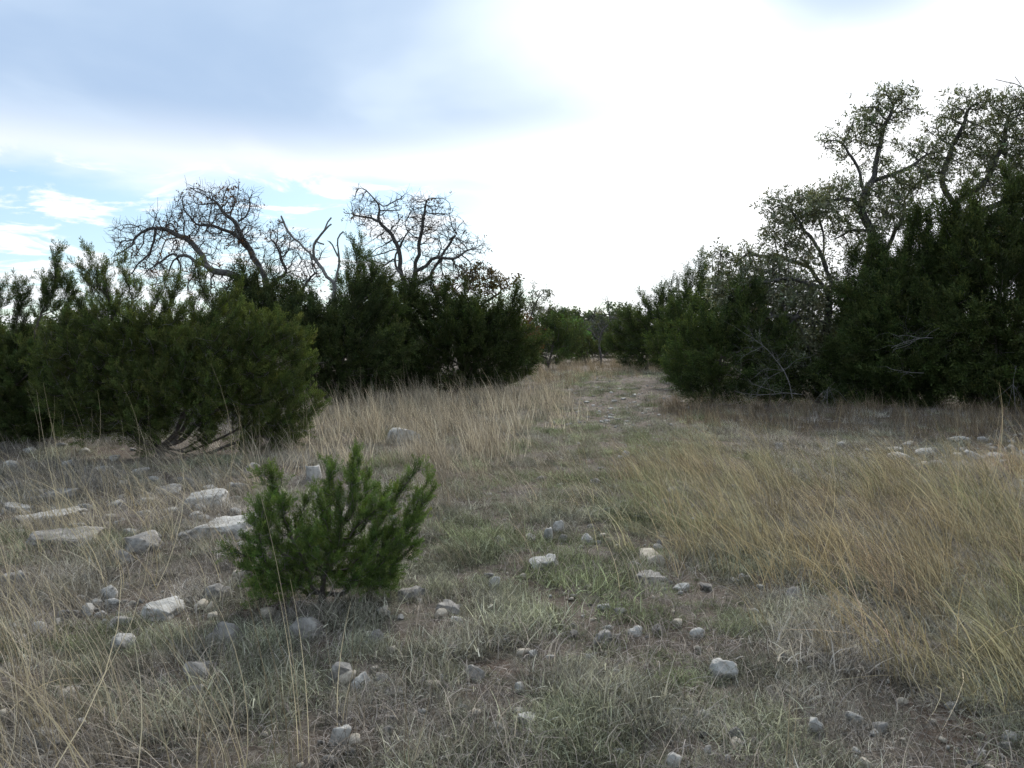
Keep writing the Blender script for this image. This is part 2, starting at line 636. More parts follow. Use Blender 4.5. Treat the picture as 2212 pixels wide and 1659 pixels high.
def blob_points(blobs, Y, n, rng, shell=0.5, zr=0.85):
    """blobs: (px, py, rx, ry[, dY]) ellipses of the photo turned into ellipsoids at distance Y"""
    C, S, Vv = [], [], []
    for b in blobs:
        x, y, rx, ry = b[:4]
        yy = Y + (b[4] if len(b) > 4 else 0)
        c = P(x, y, yy)
        s = np.array([rx, min(rx, 1.6 * ry) * zr, ry]) * yy / FPX
        C.append(c)
        S.append(s)
        Vv.append(np.prod(s))
    Vv = np.array(Vv) ** 0.85
    k = rng.choice(len(blobs), n, p=Vv / Vv.sum())
    d = unit(rng.normal(0, 1, (n, 3)))
    rr = rng.uniform(shell ** 3, 1, (n, 1)) ** (1 / 3)
    pts = np.array(C)[k] + d * rr * np.array(S)[k]
    g = hgt(pts[:, 0], pts[:, 1]) + 0.06
    return pts[pts[:, 2] > g]


def wood(name_th, root, pos, par, r, mat, sides=6, thin=0.012, twigs=None, twig_mat=None, limbs=10):
    """trunk (first chain), its heavy limbs one by one, everything finer as twigs"""
    off = np.array(root.location)
    Tw, Td, big = Tubes(), Tubes(), []
    for ci, c in enumerate(chains(pos, par, r)):
        rr = r[c].copy()
        if len(c) > 1 and par[c[1]] == c[0] and rr[0] > rr[1] * 1.3:
            rr[0] = rr[1] * 1.15
        mx = rr.max()
        p = pos[c]
        if len(c) > 3:
            p = p.copy()
            p[1:-1] = 0.5 * p[1:-1] + 0.25 * (p[:-2] + p[2:])
        if len(c) > 3 and mx > thin:
            big.append((1e9 if c[0] == 0 else mx * len(c), p, rr, sides if mx > 0.03 else 5))
        else:
            Tw.add(p, rr, 5 if mx > 0.02 else 3)
    big.sort(key=lambda q: -q[0])
    for _, p, rr, sd in big[limbs + 1:]:
        Tw.add(p, rr, sd)
    trunk = None
    for k, (_, p, rr, sd) in enumerate(big[:limbs + 1]):
        T = Tubes()
        T.add(p, rr, sd)
        o = link('trunk' if k == 0 else 'limb', T.mesh('trunk' if k == 0 else 'limb', mat, off), root if k == 0 else trunk)
        trunk = trunk or o
    for a, b, c_, ra in (twigs or []):
        (Td if twig_mat else Tw).add(np.array([a, b, c_]), np.array([ra, ra * 0.8, ra * 0.4]), 3)
    if Tw.n:
        tag(link('twigs', Tw.mesh('twigs', mat, off), root), kind='stuff')
    if Td.n:
        tag(link('dead_twigs', Td.mesh('dead_twigs', twig_mat, off), root), kind='stuff')


def make_twigs(pos, par, r, rng, thr, L, ra, per=1.5, back=0.35):
    tw = []
    idx = np.where((r < thr) & (par >= 0))[0]
    for i in idx:
        d = unit(pos[i] - pos[par[i]])
        for _ in range(rng.poisson(per)):
            v = unit(d * back + rng.normal(0, 0.8, 3) + np.array([0, 0, 0.25]))
            v2 = unit(v + rng.normal(0, 0.5, 3))
            l = L * rng.uniform(0.4, 1.2)
            tw.append((pos[i], pos[i] + v * l * 0.5, pos[i] + v * l * 0.5 + v2 * l * 0.5, ra * rng.uniform(0.55, 1.0)))
    return tw


# ------------------------------------------------------------------ foliage pieces
def quads_to_mesh(name, base, ax, wd, bt, mat):
    """thin leaf diamonds: base point, axis vector, half-width vector"""
    n = len(base)
    V = np.stack([base, base + ax * 0.45 + wd, base + ax, base + ax * 0.45 - wd], 1).reshape(-1, 3)
    F = np.arange(n * 4).reshape(n, 4)
    return mesh_from(name, V, F, mat, False, {'bt': ('FLOAT', np.repeat(bt, 4))})


def juniper_spray(seed, n_side=20, leaf=5, wd=0.13, mat=M_JUN):
    """a feathery twig 1 unit long along +Z: side twiglets clothed in short scale leaves"""
    g = np.random.default_rng(seed)
    B, A, W_, T_ = [], [], [], []
    bend = g.normal(0, 0.14, 2)
    for k in range(n_side):
        z = 0.04 + 0.94 * k / n_side
        p0 = np.array([bend[0] * z * z, bend[1] * z * z, z])
        an = k * 2.4 + g.uniform(-0.5, 0.5)
        ln = (0.36 - 0.24 * z) * g.uniform(0.5, 1.35)
        d = unit(np.array([math.cos(an) * 0.7, math.sin(an) * 0.7, 0.9]))
        for j in range(leaf):
            u = (j + 0.6) / leaf
            q = p0 + d * ln * u
            dl = unit(d + g.normal(0, 0.4, 3) + np.array([0, 0, 0.25]))
            l = g.uniform(0.09, 0.16)
            wv = unit(np.cross(dl, g.normal(0, 1, 3))) * l * wd
            B.append(q)
            A.append(dl * l)
            W_.append(wv)
            T_.append(np.clip(0.2 + 0.6 * u * z + g.normal(0, 0.2), 0, 1))
    return quads_to_mesh('juniper_twig', np.array(B), np.array(A), np.array(W_), np.array(T_), mat)


def leaf_cluster(seed, n=12, mat=M_OAK, l0=0.3, w0=0.42):
    """oak twig end, 1 unit long along +Z, with small stiff leaves"""
    g = np.random.default_rng(seed)
    z = g.uniform(0.0, 0.9, n)
    base = np.stack([g.normal(0, 0.1, n), g.normal(0, 0.1, n), z], 1)
    d = unit(np.stack([g.normal(0, 0.8, n), g.normal(0, 0.8, n), g.uniform(0.0, 1.2, n)], 1))
    l = l0 * g.uniform(0.7, 1.3, (n, 1))
    wv = unit(np.cross(d, g.normal(0, 1, (n, 3)))) * l * w0 * 0.5
    return quads_to_mesh('oak_twig', base, d * l, wv, g.uniform(0, 1, n), mat)


PR_JUN = proto_set('juniper', [juniper_spray(100 + i) for i in range(8)])
PR_JUNF = proto_set('juniper_far', [juniper_spray(140 + i, 13, 4, 0.17) for i in range(6)])
PR_OAK = proto_set('oak', [leaf_cluster(200 + i, 14) for i in range(8)])
PR_BROWN = proto_set('brown', [leaf_cluster(230 + i, 7, M_BROWN, 0.34, 0.5) for i in range(6)])
PR_BUSH = proto_set('bush', [leaf_cluster(260 + i, 26, M_OAK, 0.26, 0.5) for i in range(6)])


def put_foliage(root, protos, pos, dirs, size, rng, tint=(1, 1, 1), var=0.18, name='crown', hue=0.06):
    n = len(pos)
    e = euler_from_dir(dirs)
    s = size * rng.uniform(0.65, 1.25, n)
    b = np.clip(rng.normal(1, var, (n, 1)), 0.45, 1.6)
    low = np.array([mnoise.noise(Vector(p * 1.1)) for p in pos])[:, None]
    b = b * (1 + 0.25 * low)
    tn = np.atleast_2d(np.asarray(tint)) * b * np.clip(rng.normal(1, hue, (n, 3)), 0.7, 1.4)
    return tag(scatter(name, protos, pos, e, s, rng.integers(0, protos['n'], n), tn, root, root.location), kind='stuff')


KJ, KO = 7.0, 10.0


def lpv(rng):
    return rng.uniform(0.75, 1.2)


def juniper(label, base, Y, blobs, seed, name='juniper', dens=60, D=0.13, spray=0.2, per=3, tint=(1, 1, 1),
            far=False, stems=4, cat='juniper', group=None, up=0.55, shell=0.45, zr=0.85, twig_dead=0.5, rtip=0.004, lines=None, kill=1.25, npl=70, plume=None, shrink=0.9, fan=None, fan_n=60, fan_r=0.05, fan_keep=0.3, fan_lo=0.36):
    blobs = [(bl[0], bl[1] + 0.05 * bl[3], bl[2] * shrink, bl[3] * shrink, *bl[4:]) for bl in blobs]
    rng = np.random.default_rng(seed)
    b = P(base[0], base[1], Y)
    b[2] = float(hgt(b[0], b[1]))
    D *= 0.68
    root = thing(name, label, cat, b, group)
    vol = sum(bl[2] * bl[2] * zr * bl[3] * (Y / FPX) ** 3 * 4.19 for bl in blobs) * 0.7
    A = blob_points(blobs, Y, int(min(5200, max(500, KJ * dens * vol))), rng, shell, zr)
    if fan:
        h0 = max(0.2, A[:, 2].max() - b[2])
        if isinstance(fan, int):
            tips = blob_points(blobs, Y, fan, rng, 0.93, zr)
        else:
            tips = np.array([P(q[0], q[1], Y + rng.uniform(-0.28, 0.28) * (1 if len(q) < 3 else q[2])) for q in fan])
        F_ = []
        for tp in tips:
            m_ = int(fan_n)
            u = rng.uniform(fan_lo, 1.0, (m_, 1))
            path = b + (tp - b) * u + np.array([0, 0, -0.10 * h0]) * np.sin(np.pi * u) + (tp - b) * np.array([0.12, 0.12, 0]) * np.sin(np.pi * u)
            F_.append(path + rng.normal(0, 1, (m_, 3)) * fan_r * (1.15 - 0.75 * u))
        A = np.concatenate([A[rng.uniform(0, 1, len(A)) < fan_keep]] + F_)
    cen = A.mean(0)
    hz = max(0.2, cen[2] - b[2])
    pl = []
    lp = plume if plume else D * 4.2
    for k in range(npl):
        v = rng.normal(0, 1, 3)
        v[2] = abs(v[2]) * 1.1 - 0.35
        sub = A[rng.integers(0, len(A), 60)]
        q = sub[(sub @ v).argmax()]
        dr = unit(unit(q - (cen - np.array([0, 0, 0.5 * hz]))) * 0.6 + np.array([0, 0, 0.9]) + rng.normal(0, 0.15, 3))
        for j in range(1, 7):
            pl.append(q + dr * lp * lpv(rng) * j / 6 + rng.normal(0, lp * 0.07 * (1.2 - j / 6), 3))
    A = np.concatenate([A, np.array(pl)])
    A = A[A[:, 2] > hgt(A[:, 0], A[:, 1]) + 0.05]
    h = max(0.2, cen[2] - b[2])
    trunk = [b - np.array([0, 0, 0.05])]
    trunk.append(b + np.array([rng.normal(0, 0.02), rng.normal(0, 0.02), 0.12 * h]))
    ls = [trunk]
    for k in range(stems):
        tgt = A[rng.integers(len(A))]
        tgt = b + (tgt - b) * 0.45
        mid = b + (tgt - b) * 0.5 + np.array([0, 0, -0.06 * h])
        ls.append([trunk[1], mid, tgt])
    for ln in (lines or []):
        ls.append([trunk[1]] + [P(*q) for q in ln])
    p0, q0 = limb_nodes(ls, D, rng, 0.012)
    pos, par = colonize(p0, q0, A, D, D * 18, D * kill, 140, 0.22, np.array([0, 0, 0.10]), rng)
    r = radii(par, rtip, 2.35)
    haskid = np.zeros(len(par), bool)
    haskid[par[par >= 0]] = True
    fol = np.where((r < rtip * 2.6) & (par >= 0))[0]
    i = np.repeat(fol, per)
    f = rng.uniform(0, 1, (len(i), 1))
    pp = pos[i] * (1 - f) + pos[par[i]] * f
    d = unit(pos[i] - pos[par[i]])
    outw = unit(pos[i] - (cen - np.array([0, 0, 0.4 * h])))
    d = unit(d * 0.6 + outw * 0.5 + np.array([0, 0, up]) + rng.normal(0, 0.42, (len(i), 3)))
    tw = make_twigs(pos, par, r, rng, rtip * 3.2, D * 2.0, rtip * 0.7, twig_dead)
    wood(name, root, pos, par, r, M_BARKJ, 6, 0.012, tw, M_DEAD)
    # paler growth at the ends of the shoots
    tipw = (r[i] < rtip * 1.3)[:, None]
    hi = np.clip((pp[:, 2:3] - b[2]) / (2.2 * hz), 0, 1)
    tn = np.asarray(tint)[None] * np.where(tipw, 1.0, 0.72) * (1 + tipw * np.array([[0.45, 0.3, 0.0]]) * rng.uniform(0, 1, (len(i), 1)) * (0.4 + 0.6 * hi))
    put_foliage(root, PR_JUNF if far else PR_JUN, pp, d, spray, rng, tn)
    return root


def oak(label, base, Y, blobs, lines, seed, name='oak', dens=40, D=0.2, rtip=0.009, leaf=None, leaf_size=0.2, per=2, leaf_tint=(1, 1, 1),
        twig=0.28, twig_per=1.6, mat=None, cat='tree', jit=0.42, group=None, leaf_frac=1.0, kill=1.5, shell=0.2, zr=0.8, ex=2.3, infl=10):
    rng = np.random.default_rng(seed)
    b = P(base[0], base[1], Y)
    b[2] = float(hgt(b[0], b[1]))
    D *= 0.7
    root = thing(name, label, cat, b, group)
    ls = []
    for k, ln in enumerate(lines):
        q = [P(x, y, Y + (dd[0] if dd else 0)) for x, y, *dd in ln]
        if k == 0:
            q = [b - np.array([0, 0, 0.08])] + q
        ls.append(q)
    p0, q0 = limb_nodes(ls, D, rng, D * 0.36)
    if blobs:
        vol = sum(bl[2] * bl[2] * zr * bl[3] * (Y / FPX) ** 3 * 4.19 for bl in blobs)
        A = blob_points(blobs, Y, int(min(5000, max(350, KO * dens * vol))), rng, shell, zr)
        pos, par = colonize(p0, q0, A, D, D * infl, D * kill, 120, jit, np.array([0, 0, 0.04]), rng)
    else:
        pos, par = p0, q0
    r = radii(par, rtip, ex)
    tw = make_twigs(pos, par, r, rng, rtip * 2.4, twig, rtip * 0.75, twig_per) if twig_per else None
    wood(name, root, pos, par, r, mat or M_BARK, 7, 0.02, tw)
    if leaf is not None:
        fol = np.where((r < rtip * 2.2) & (par >= 0))[0]
        fol = fol[rng.uniform(0, 1, len(fol)) < leaf_frac]
        if leaf_frac < 0.9:       # leaves hang on in patches
            k = np.array([mnoise.noise(Vector(p * 0.9)) for p in pos[fol]])
            fol = fol[k > -0.1]
        i = np.repeat(fol, per)
        pp = pos[i] + rng.normal(0, twig * 0.3, (len(i), 3))
        d = unit(unit(pos[i] - pos[par[i]]) + rng.normal(0, 0.7, (len(i), 3)) + np.array([0, 0, 0.25]))
        put_foliage(root, leaf, pp, d, leaf_size, rng, leaf_tint)
    return root


# ------------------------------------------------------------------ trees: left side
juniper('small bright green juniper bush standing alone among rocks in front of the grass track', (692, 1324), 4.92, [
    (585, 1045, 34, 42), (560, 1120, 40, 45, 0.1), (600, 1100, 40, 40, -0.1), (545, 1165, 30, 28), (570, 1200, 42, 36, -.1), (715, 1010, 18, 40), (695, 1080, 36, 44, .1),
    (765, 985, 15, 38), (775, 1030, 34, 40), (800, 1090, 50, 45, -.1), (905, 1020, 34, 26, .05), (870, 1060, 36, 34), (850, 1120, 44, 40), (890, 1110, 22, 22),
    (885, 1165, 26, 22), (820, 1180, 48, 36, .1), (700, 1160, 55, 40, .2), (660, 1170, 40, 40, -.2), (610, 1240, 40, 34), (740, 1225, 55, 36), (830, 1235, 40, 26, -.05)],
    11, name='juniper', npl=16, plume=0.07, shrink=0.9, dens=5000, D=0.042, spray=0.075, per=3, tint=(1.45, 1.7, 1.25), stems=5, up=0.65, shell=0.2, zr=0.8, twig_dead=0.8, rtip=0.002,
    fan=[(588, 1033), (565, 1088), (548, 1123), (530, 1173), (500, 1190), (612, 1073), (640, 1088), (660, 1058), (715, 1013), (695, 1063), (740, 1073), (765, 976), (760, 1028), (795, 1028), (830, 1078), (850, 1063), (870, 1058), (932, 1023),
         (925, 1058), (905, 1073), (912, 1118), (890, 1173), (870, 1148), (855, 1223), (840, 1263), (545, 1223), (640, 1138), (700, 1128), (780, 1108), (820, 1138), (680, 1188), (740, 1168), (620, 1188), (800, 1188)],
    fan_n=50, fan_r=0.046, fan_keep=0.4)

juniper('broad bushy juniper with several low spreading stems at the edge of the rocks', (345, 985), 11.8, [
    (250, 730, 120, 80), (400, 720, 130, 76), (520, 740, 90, 76), (590, 780, 80, 110), (640, 800, 40, 70), (610, 880, 60, 60), (630, 920, 42, 40), (480, 790, 130, 80), (330, 775, 130, 76), (200, 765, 110, 80),
    (215, 620, 38, 48, .3), (206, 585, 18, 30, .3), (370, 630, 36, 40, .2), (430, 635, 30, 36), (300, 640, 40, 40, .3), (520, 665, 28, 34), (560, 690, 24, 26), (250, 620, 30, 36, .2), (465, 655, 26, 30), (160, 830, 80, 50), (640, 850, 40, 50), (570, 905, 60, 40), (620, 930, 44, 34)],
    21, name='juniper', npl=150, plume=0.26, fan=190, fan_lo=0.62, fan_n=26, fan_r=0.11, fan_keep=0.3, dens=85, D=0.12, spray=0.2, per=4, tint=(1.2, 1.2, 1.0), stems=14, up=0.6, twig_dead=1.4, rtip=0.0045)
juniper('juniper bush with pointed leading shoots at the far left beside the broad one', (40, 945), 13.0, [
    (40, 770, 100, 70), (130, 760, 80, 60), (-60, 780, 110, 80), (50, 810, 120, 60), (118, 640, 34, 46), (114, 595, 18, 30), (55, 640, 18, 34), (30, 660, 26, 36), (75, 670, 32, 36), (160, 660, 26, 34), (5, 690, 40, 40), (-120, 740, 90, 80), (-20, 870, 110, 30)],
    22, name='juniper', npl=120, plume=0.26, fan=150, fan_n=24, fan_r=0.12, fan_keep=0.3, dens=80, D=0.13, spray=0.21, per=5, tint=(1.0, 1.05, 1.0), stems=6, up=0.75, rtip=0.0045)
juniper('dark juniper thicket bush behind straw grass between the broad bush and the dead snag', (700, 868), 21.5, [
    (690, 760, 90, 80), (740, 720, 80, 80), (650, 700, 80, 70), (800, 780, 70, 70), (560, 690, 80, 70), (720, 835, 100, 44), (640, 840, 60, 40), (790, 660, 50, 60), (620, 640, 40, 40), (540, 640, 40, 40)],
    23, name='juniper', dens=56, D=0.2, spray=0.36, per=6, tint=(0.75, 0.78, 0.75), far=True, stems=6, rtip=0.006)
juniper('upright green juniper with a narrow top rising beside the dead forked snag', (790, 862), 23.0, [
    (775, 590, 36, 56), (785, 585, 20, 30), (760, 590, 18, 26), (800, 640, 44, 60), (790, 720, 50, 70), (745, 640, 30, 50), (835, 690, 34, 50)],
    24, name='juniper', dens=60, D=0.19, spray=0.31, per=4, npl=40, plume=0.4, tint=(1.0, 1.1, 0.85), far=True, stems=3, up=0.8, rtip=0.006)
juniper('wide dark juniper under the leafless oak with skirts sweeping out over the grass', (985, 852), 24.5, [
    (900, 760, 80, 80), (1000, 740, 90, 70), (1070, 750, 70, 70), (1120, 785, 48, 36), (960, 810, 120, 40), (1060, 810, 80, 34), (870, 700, 60, 50), (1090, 700, 40, 40), (1010, 690, 60, 40), (860, 820, 60, 40), (900, 670, 60, 40), (960, 670, 50, 36)],
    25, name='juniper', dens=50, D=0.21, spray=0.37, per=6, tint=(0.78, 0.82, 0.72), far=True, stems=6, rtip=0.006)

juniper('shadowed juniper thicket seen under and behind the broad bushy juniper', (250, 905), 17.4, [
    (80, 790, 150, 80), (290, 790, 150, 80), (450, 780, 110, 80), (250, 860, 230, 40), (480, 850, 90, 40), (40, 870, 120, 34), (-120, 800, 150, 90)],
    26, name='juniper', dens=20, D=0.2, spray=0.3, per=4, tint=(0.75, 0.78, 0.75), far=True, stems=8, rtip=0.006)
oak('spreading nearly leafless oak with rusty leaf remnants leaning over the broad juniper', (590, 858), 24.0,
    [(290, 520, 52, 44), (350, 490, 50, 40), (440, 440, 60, 44), (490, 430, 58, 36), (540, 440, 34, 32), (400, 500, 70, 50), (500, 500, 70, 44), (600, 520, 60, 36), (640, 545, 40, 36), (300, 560, 60, 30), (400, 570, 80, 30), (680, 570, 30, 30), (520, 590, 80, 30), (260, 500, 24, 20), (350, 595, 80, 28), (640, 600, 60, 40), (480, 625, 90, 28), (590, 560, 50, 30)],
    [[(585, 760), (580, 650), (570, 600)], [(570, 600), (540, 540, .3), (500, 500, .4), (470, 490, .4), (420, 485, .3)], [(540, 540, .3), (520, 500, 0), (470, 440, -.2)],
     [(572, 640), (520, 600, -.4), (460, 585, -.5), (400, 550, -.5), (370, 545, -.5)], [(460, 585, -.5), (420, 530, -.2), (370, 500), (330, 490)], [(575, 630), (620, 590, .4), (600, 540, .5), (590, 520, .5)], [(590, 700), (640, 640, -.3), (680, 590, -.3)]],
    31, name='oak', dens=60, D=0.19, rtip=0.0095, leaf=PR_BROWN, leaf_size=0.2, per=1, leaf_frac=0.5, twig=0.36, twig_per=2.0, ex=2.38, jit=0.55, kill=1.35)
oak('dead grey forked snag with broken limbs between the two leafless oaks', (742, 862), 22.8, None,
    [[(738, 780), (728, 690), (722, 620), (728, 590)], [(728, 612), (700, 590), (675, 550, .2), (640, 520, .2), (620, 500, .2), (612, 478, .2), (607, 466, .2)], [(675, 552), (680, 520), (700, 500), (716, 484)], [(683, 518), (690, 525), (700, 528)],
     [(728, 592), (734, 560), (728, 530), (735, 505), (742, 500)], [(735, 552), (722, 540), (712, 522)], [(612, 480, .2), (600, 484, .2)], [(700, 500), (706, 480), (716, 470)], [(728, 640), (750, 660), (760, 690)]],
    32, name='dead_tree', rtip=0.022, D=0.16, twig=0.16, twig_per=0.25, mat=M_DEAD, ex=2.1, cat='dead tree')
oak('tall leafless gnarled oak with crooked grey limbs above the wide dark juniper', (880, 858), 25.5,
    [(790, 460, 50, 40), (780, 425, 22, 24), (880, 450, 46, 36), (930, 470, 60, 46), (970, 500, 44, 40), (890, 500, 60, 44), (1000, 535, 56, 30), (940, 560, 60, 30), (820, 520, 30, 30), (800, 560, 40, 24), (1040, 530, 18, 16), (900, 600, 70, 34), (840, 590, 40, 30), (980, 590, 50, 26)],
    [[(878, 780), (882, 680), (890, 625)], [(888, 640), (866, 590), (862, 540), (842, 500), (815, 478), (790, 470), (755, 462)], [(815, 478), (820, 440), (800, 420), (780, 402)],
     [(890, 625), (900, 580, .2), (905, 530, .2), (915, 490, .2), (920, 440, .2)], [(900, 590), (930, 560, -.3), (980, 560, -.4), (1010, 540, -.4)], [(888, 630), (930, 590, .4), (960, 540, .5), (990, 500, .5)], [(890, 640), (870, 600, -.4), (850, 560, -.4), (880, 500, -.5)]],
    33, name='oak', dens=60, D=0.2, rtip=0.0095, leaf=PR_BROWN, leaf_size=0.2, per=1, leaf_frac=0.16, leaf_tint=(0.75, 0.85, 0.8), twig=0.36, twig_per=2.0, ex=2.38, jit=0.55, kill=1.35)
oak('low bushy oak with thin olive brown leaves at the right edge of the leafless oak', (1030, 846), 26.5,
    [(1030, 610, 54, 40), (1080, 620, 40, 36), (990, 640, 60, 40), (1050, 670, 60, 34), (960, 690, 60, 40), (1100, 650, 22, 26)],
    [[(1028, 780), (1020, 700), (1015, 660)], [(1018, 680), (1050, 650), (1085, 625)], [(1015, 665), (990, 640), (975, 615)]],
    34, name='oak', dens=34, D=0.2, rtip=0.008, leaf=PR_BROWN, leaf_size=0.24, per=4, leaf_frac=0.85, leaf_tint=(0.72, 0.95, 0.8), twig=0.3, twig_per=1.4)

# ------------------------------------------------------------------ trees: end of the track
oak('small lone live oak leaning right beyond the left thicket', (1142, 806), 42.0, [(1165, 640, 26, 22), (1140, 655, 24, 16), (1175, 660, 16, 16)],
    [[(1143, 740), (1145, 690), (1158, 660), (1168, 640)], [(1147, 690), (1135, 665), (1130, 650)]], 41, name='live_oak', dens=16, D=0.3, rtip=0.012, leaf=PR_OAK, leaf_size=0.32, per=3, twig=0.35, twig_per=1.0)
oak('rusty brown leaved scrub oak at the left edge of the far clearing', (1128, 806), 38.0, [(1125, 715, 34, 34), (1145, 750, 30, 26), (1110, 690, 26, 20)],
    [[(1128, 770), (1126, 730)]], 42, name='scrub_oak', dens=18, D=0.28, rtip=0.012, leaf=PR_BROWN, leaf_size=0.36, per=4, leaf_tint=(0.8, 0.85, 0.9), twig=0.35, twig_per=1.4)
juniper('grey green rounded juniper closing the left side of the far clearing', (1185, 795), 50.0, [(1180, 735, 44, 34), (1150, 755, 36, 30), (1215, 750, 30, 34), (1190, 775, 50, 18)],
        43, name='juniper', dens=7, D=0.4, spray=0.62, per=4, tint=(0.9, 0.95, 0.95), far=True, rtip=0.012)
oak('bright yellow green bush beyond the clearing behind the small dead tree', (1232, 786), 66.0, [(1230, 720, 36, 24), (1250, 735, 26, 20), (1215, 735, 24, 20), (1235, 755, 34, 20)],
    [[(1232, 765), (1232, 740)]], 44, name='bush', cat='bush', dens=4, D=0.5, rtip=0.014, leaf=PR_BUSH, leaf_size=0.75, per=5, leaf_tint=(0.9, 1.5, 0.5), twig=0.5, twig_per=0.6)
oak('small grey dead tree with a dark trunk at the end of the track', (1297, 792), 52.0, [(1290, 705, 40, 22), (1260, 700, 26, 14), (1325, 700, 24, 22), (1300, 685, 28, 18)],
    [[(1297, 760), (1296, 735), (1300, 715)], [(1298, 735), (1320, 722), (1340, 716)], [(1296, 735), (1275, 715), (1255, 705)], [(1302, 720), (1318, 695), (1315, 660), (1311, 640)], [(1315, 664), (1308, 650), (1303, 652)]],
    45, name='dead_tree', cat='dead tree', dens=9, D=0.3, rtip=0.014, twig=0.6, twig_per=2.4, mat=M_BARK, ex=2.4)
oak('round dark live oak on the skyline left of the dead tree', (1215, 783), 85.0, [(1215, 690, 40, 18), (1190, 690, 26, 14), (1240, 700, 30, 16), (1215, 720, 44, 24)],
    [[(1215, 760), (1215, 720)]], 46, name='live_oak', dens=1.6, D=0.7, rtip=0.02, leaf=PR_BUSH, leaf_size=1.0, per=5, leaf_tint=(0.8, 0.95, 0.8), twig=0.6, twig_per=0.4)
oak('grey green live oak on the skyline right of the dead tree', (1350, 784), 75.0, [(1345, 690, 44, 20), (1380, 700, 34, 20), (1310, 700, 30, 14), (1350, 730, 60, 30)],
    [[(1350, 760), (1350, 720)]], 47, name='live_oak', dens=1.8, D=0.7, rtip=0.02, leaf=PR_BUSH, leaf_size=0.9, per=5, leaf_tint=(1.15, 1.3, 1.1), twig=0.6, twig_per=0.4)
oak('wide dull green live oak closing the gap far behind the small dead tree', (1285, 781), 95.0, [(1265, 700, 44, 18), (1312, 704, 44, 16), (1285, 735, 64, 26), (1230, 712, 34, 16)],
    [[(1285, 765), (1285, 725)]], 49, name='live_oak', dens=1.4, D=0.8, rtip=0.02, leaf=PR_BUSH, leaf_size=1.15, per=6, leaf_tint=(0.95, 1.1, 0.95), twig=0.7, twig_per=0.4)
juniper('dark shrubby juniper behind the small dead tree', (1275, 788), 60.0, [(1270, 755, 40, 22), (1320, 755, 36, 24), (1300, 770, 50, 14)],
        48, name='juniper', dens=6, D=0.45, spray=0.6, per=4, tint=(0.8, 0.75, 0.7), far=True, rtip=0.012)

# ------------------------------------------------------------------ trees: right side
juniper('dense rounded juniper on the right of the track end, lowest of the right thicket', (1395, 805), 47.0, [(1390, 730, 54, 44), (1360, 752, 38, 40), (1420, 715, 54, 44), (1445, 760, 54, 44), (1390, 785, 64, 24), (1385, 695, 24, 22), (1445, 685, 44, 34), (1450, 795, 56, 20)],
        51, name='juniper', dens=8, D=0.38, spray=0.58, per=5, tint=(0.8, 0.85, 0.8), far=True, rtip=0.012)
juniper('tall dark juniper with a knobbly stepped top behind the right thicket', (1490, 815), 38.0, [(1500, 640, 34, 36), (1515, 610, 20, 22), (1470, 665, 36, 34), (1480, 730, 60, 60), (1540, 690, 50, 60), (1450, 690, 24, 24), (1490, 780, 60, 30)],
        52, name='juniper', dens=11, D=0.31, spray=0.46, per=5, tint=(0.8, 0.88, 0.85), far=True, rtip=0.010)
juniper('dark juniper between the rounded one and the left corner of the right thicket', (1475, 832), 31.0, [(1480, 730, 50, 60), (1450, 770, 36, 44), (1510, 700, 50, 60), (1480, 800, 54, 30), (1530, 780, 60, 50), (1540, 690, 40, 40)],
        57, name='juniper', dens=20, D=0.26, spray=0.4, per=5, tint=(0.75, 0.82, 0.75), far=True, rtip=0.008)
juniper('green juniper forming the left corner of the right thicket beside the gravel', (1535, 878), 21.0, [(1530, 790, 56, 60), (1500, 830, 38, 36), (1545, 720, 50, 50), (1500, 750, 30, 50), (1590, 800, 60, 60), (1530, 850, 60, 22), (1580, 730, 40, 50), (1640, 760, 50, 50), (1640, 830, 60, 40), (1560, 862, 70, 20), (1650, 862, 70, 22), (1600, 700, 50, 50)],
        53, name='juniper', dens=50, D=0.2, spray=0.36, per=6, tint=(0.85, 0.92, 0.8), far=True, rtip=0.006)
oak('grey leaved live oak with arching limbs drooping at the left of the right thicket', (1760, 880), 22.0,
    [(1680, 450, 36, 34), (1700, 500, 50, 44), (1740, 450, 60, 40), (1560, 545, 36, 12), (1610, 555, 40, 22), (1670, 570, 50, 30), (1740, 560, 60, 30), (1620, 610, 70, 40), (1700, 630, 80, 44), (1560, 620, 40, 36),
     (1620, 680, 70, 50), (1720, 700, 90, 60), (1790, 640, 60, 60), (1800, 750, 60, 60), (1700, 770, 80, 60, -.5), (1640, 750, 70, 60, -.5), (1620, 680, 60, 50, -.6), (1690, 640, 80, 44, -.6)],
    [[(1775, 780), (1790, 680), (1800, 610)], [(1790, 640), (1740, 570, .3), (1680, 555, .4), (1610, 550, .4), (1555, 542, .4)], [(1800, 610), (1760, 520), (1720, 470), (1690, 440)], [(1790, 620), (1700, 600, -.8), (1630, 610, -1), (1570, 640, -1)], [(1780, 700), (1700, 680, -1), (1640, 690, -1.2)], [(1795, 600), (1780, 540, .5), (1760, 450, .5)]],
    61, name='live_oak', dens=34, D=0.22, rtip=0.0095, leaf=PR_OAK, leaf_size=0.27, per=4, leaf_tint=(1.6, 1.6, 1.6), twig=0.3, twig_per=1.2, kill=1.4)  # leaf_tint lightened: glare from the bright sky is put into the leaf colour
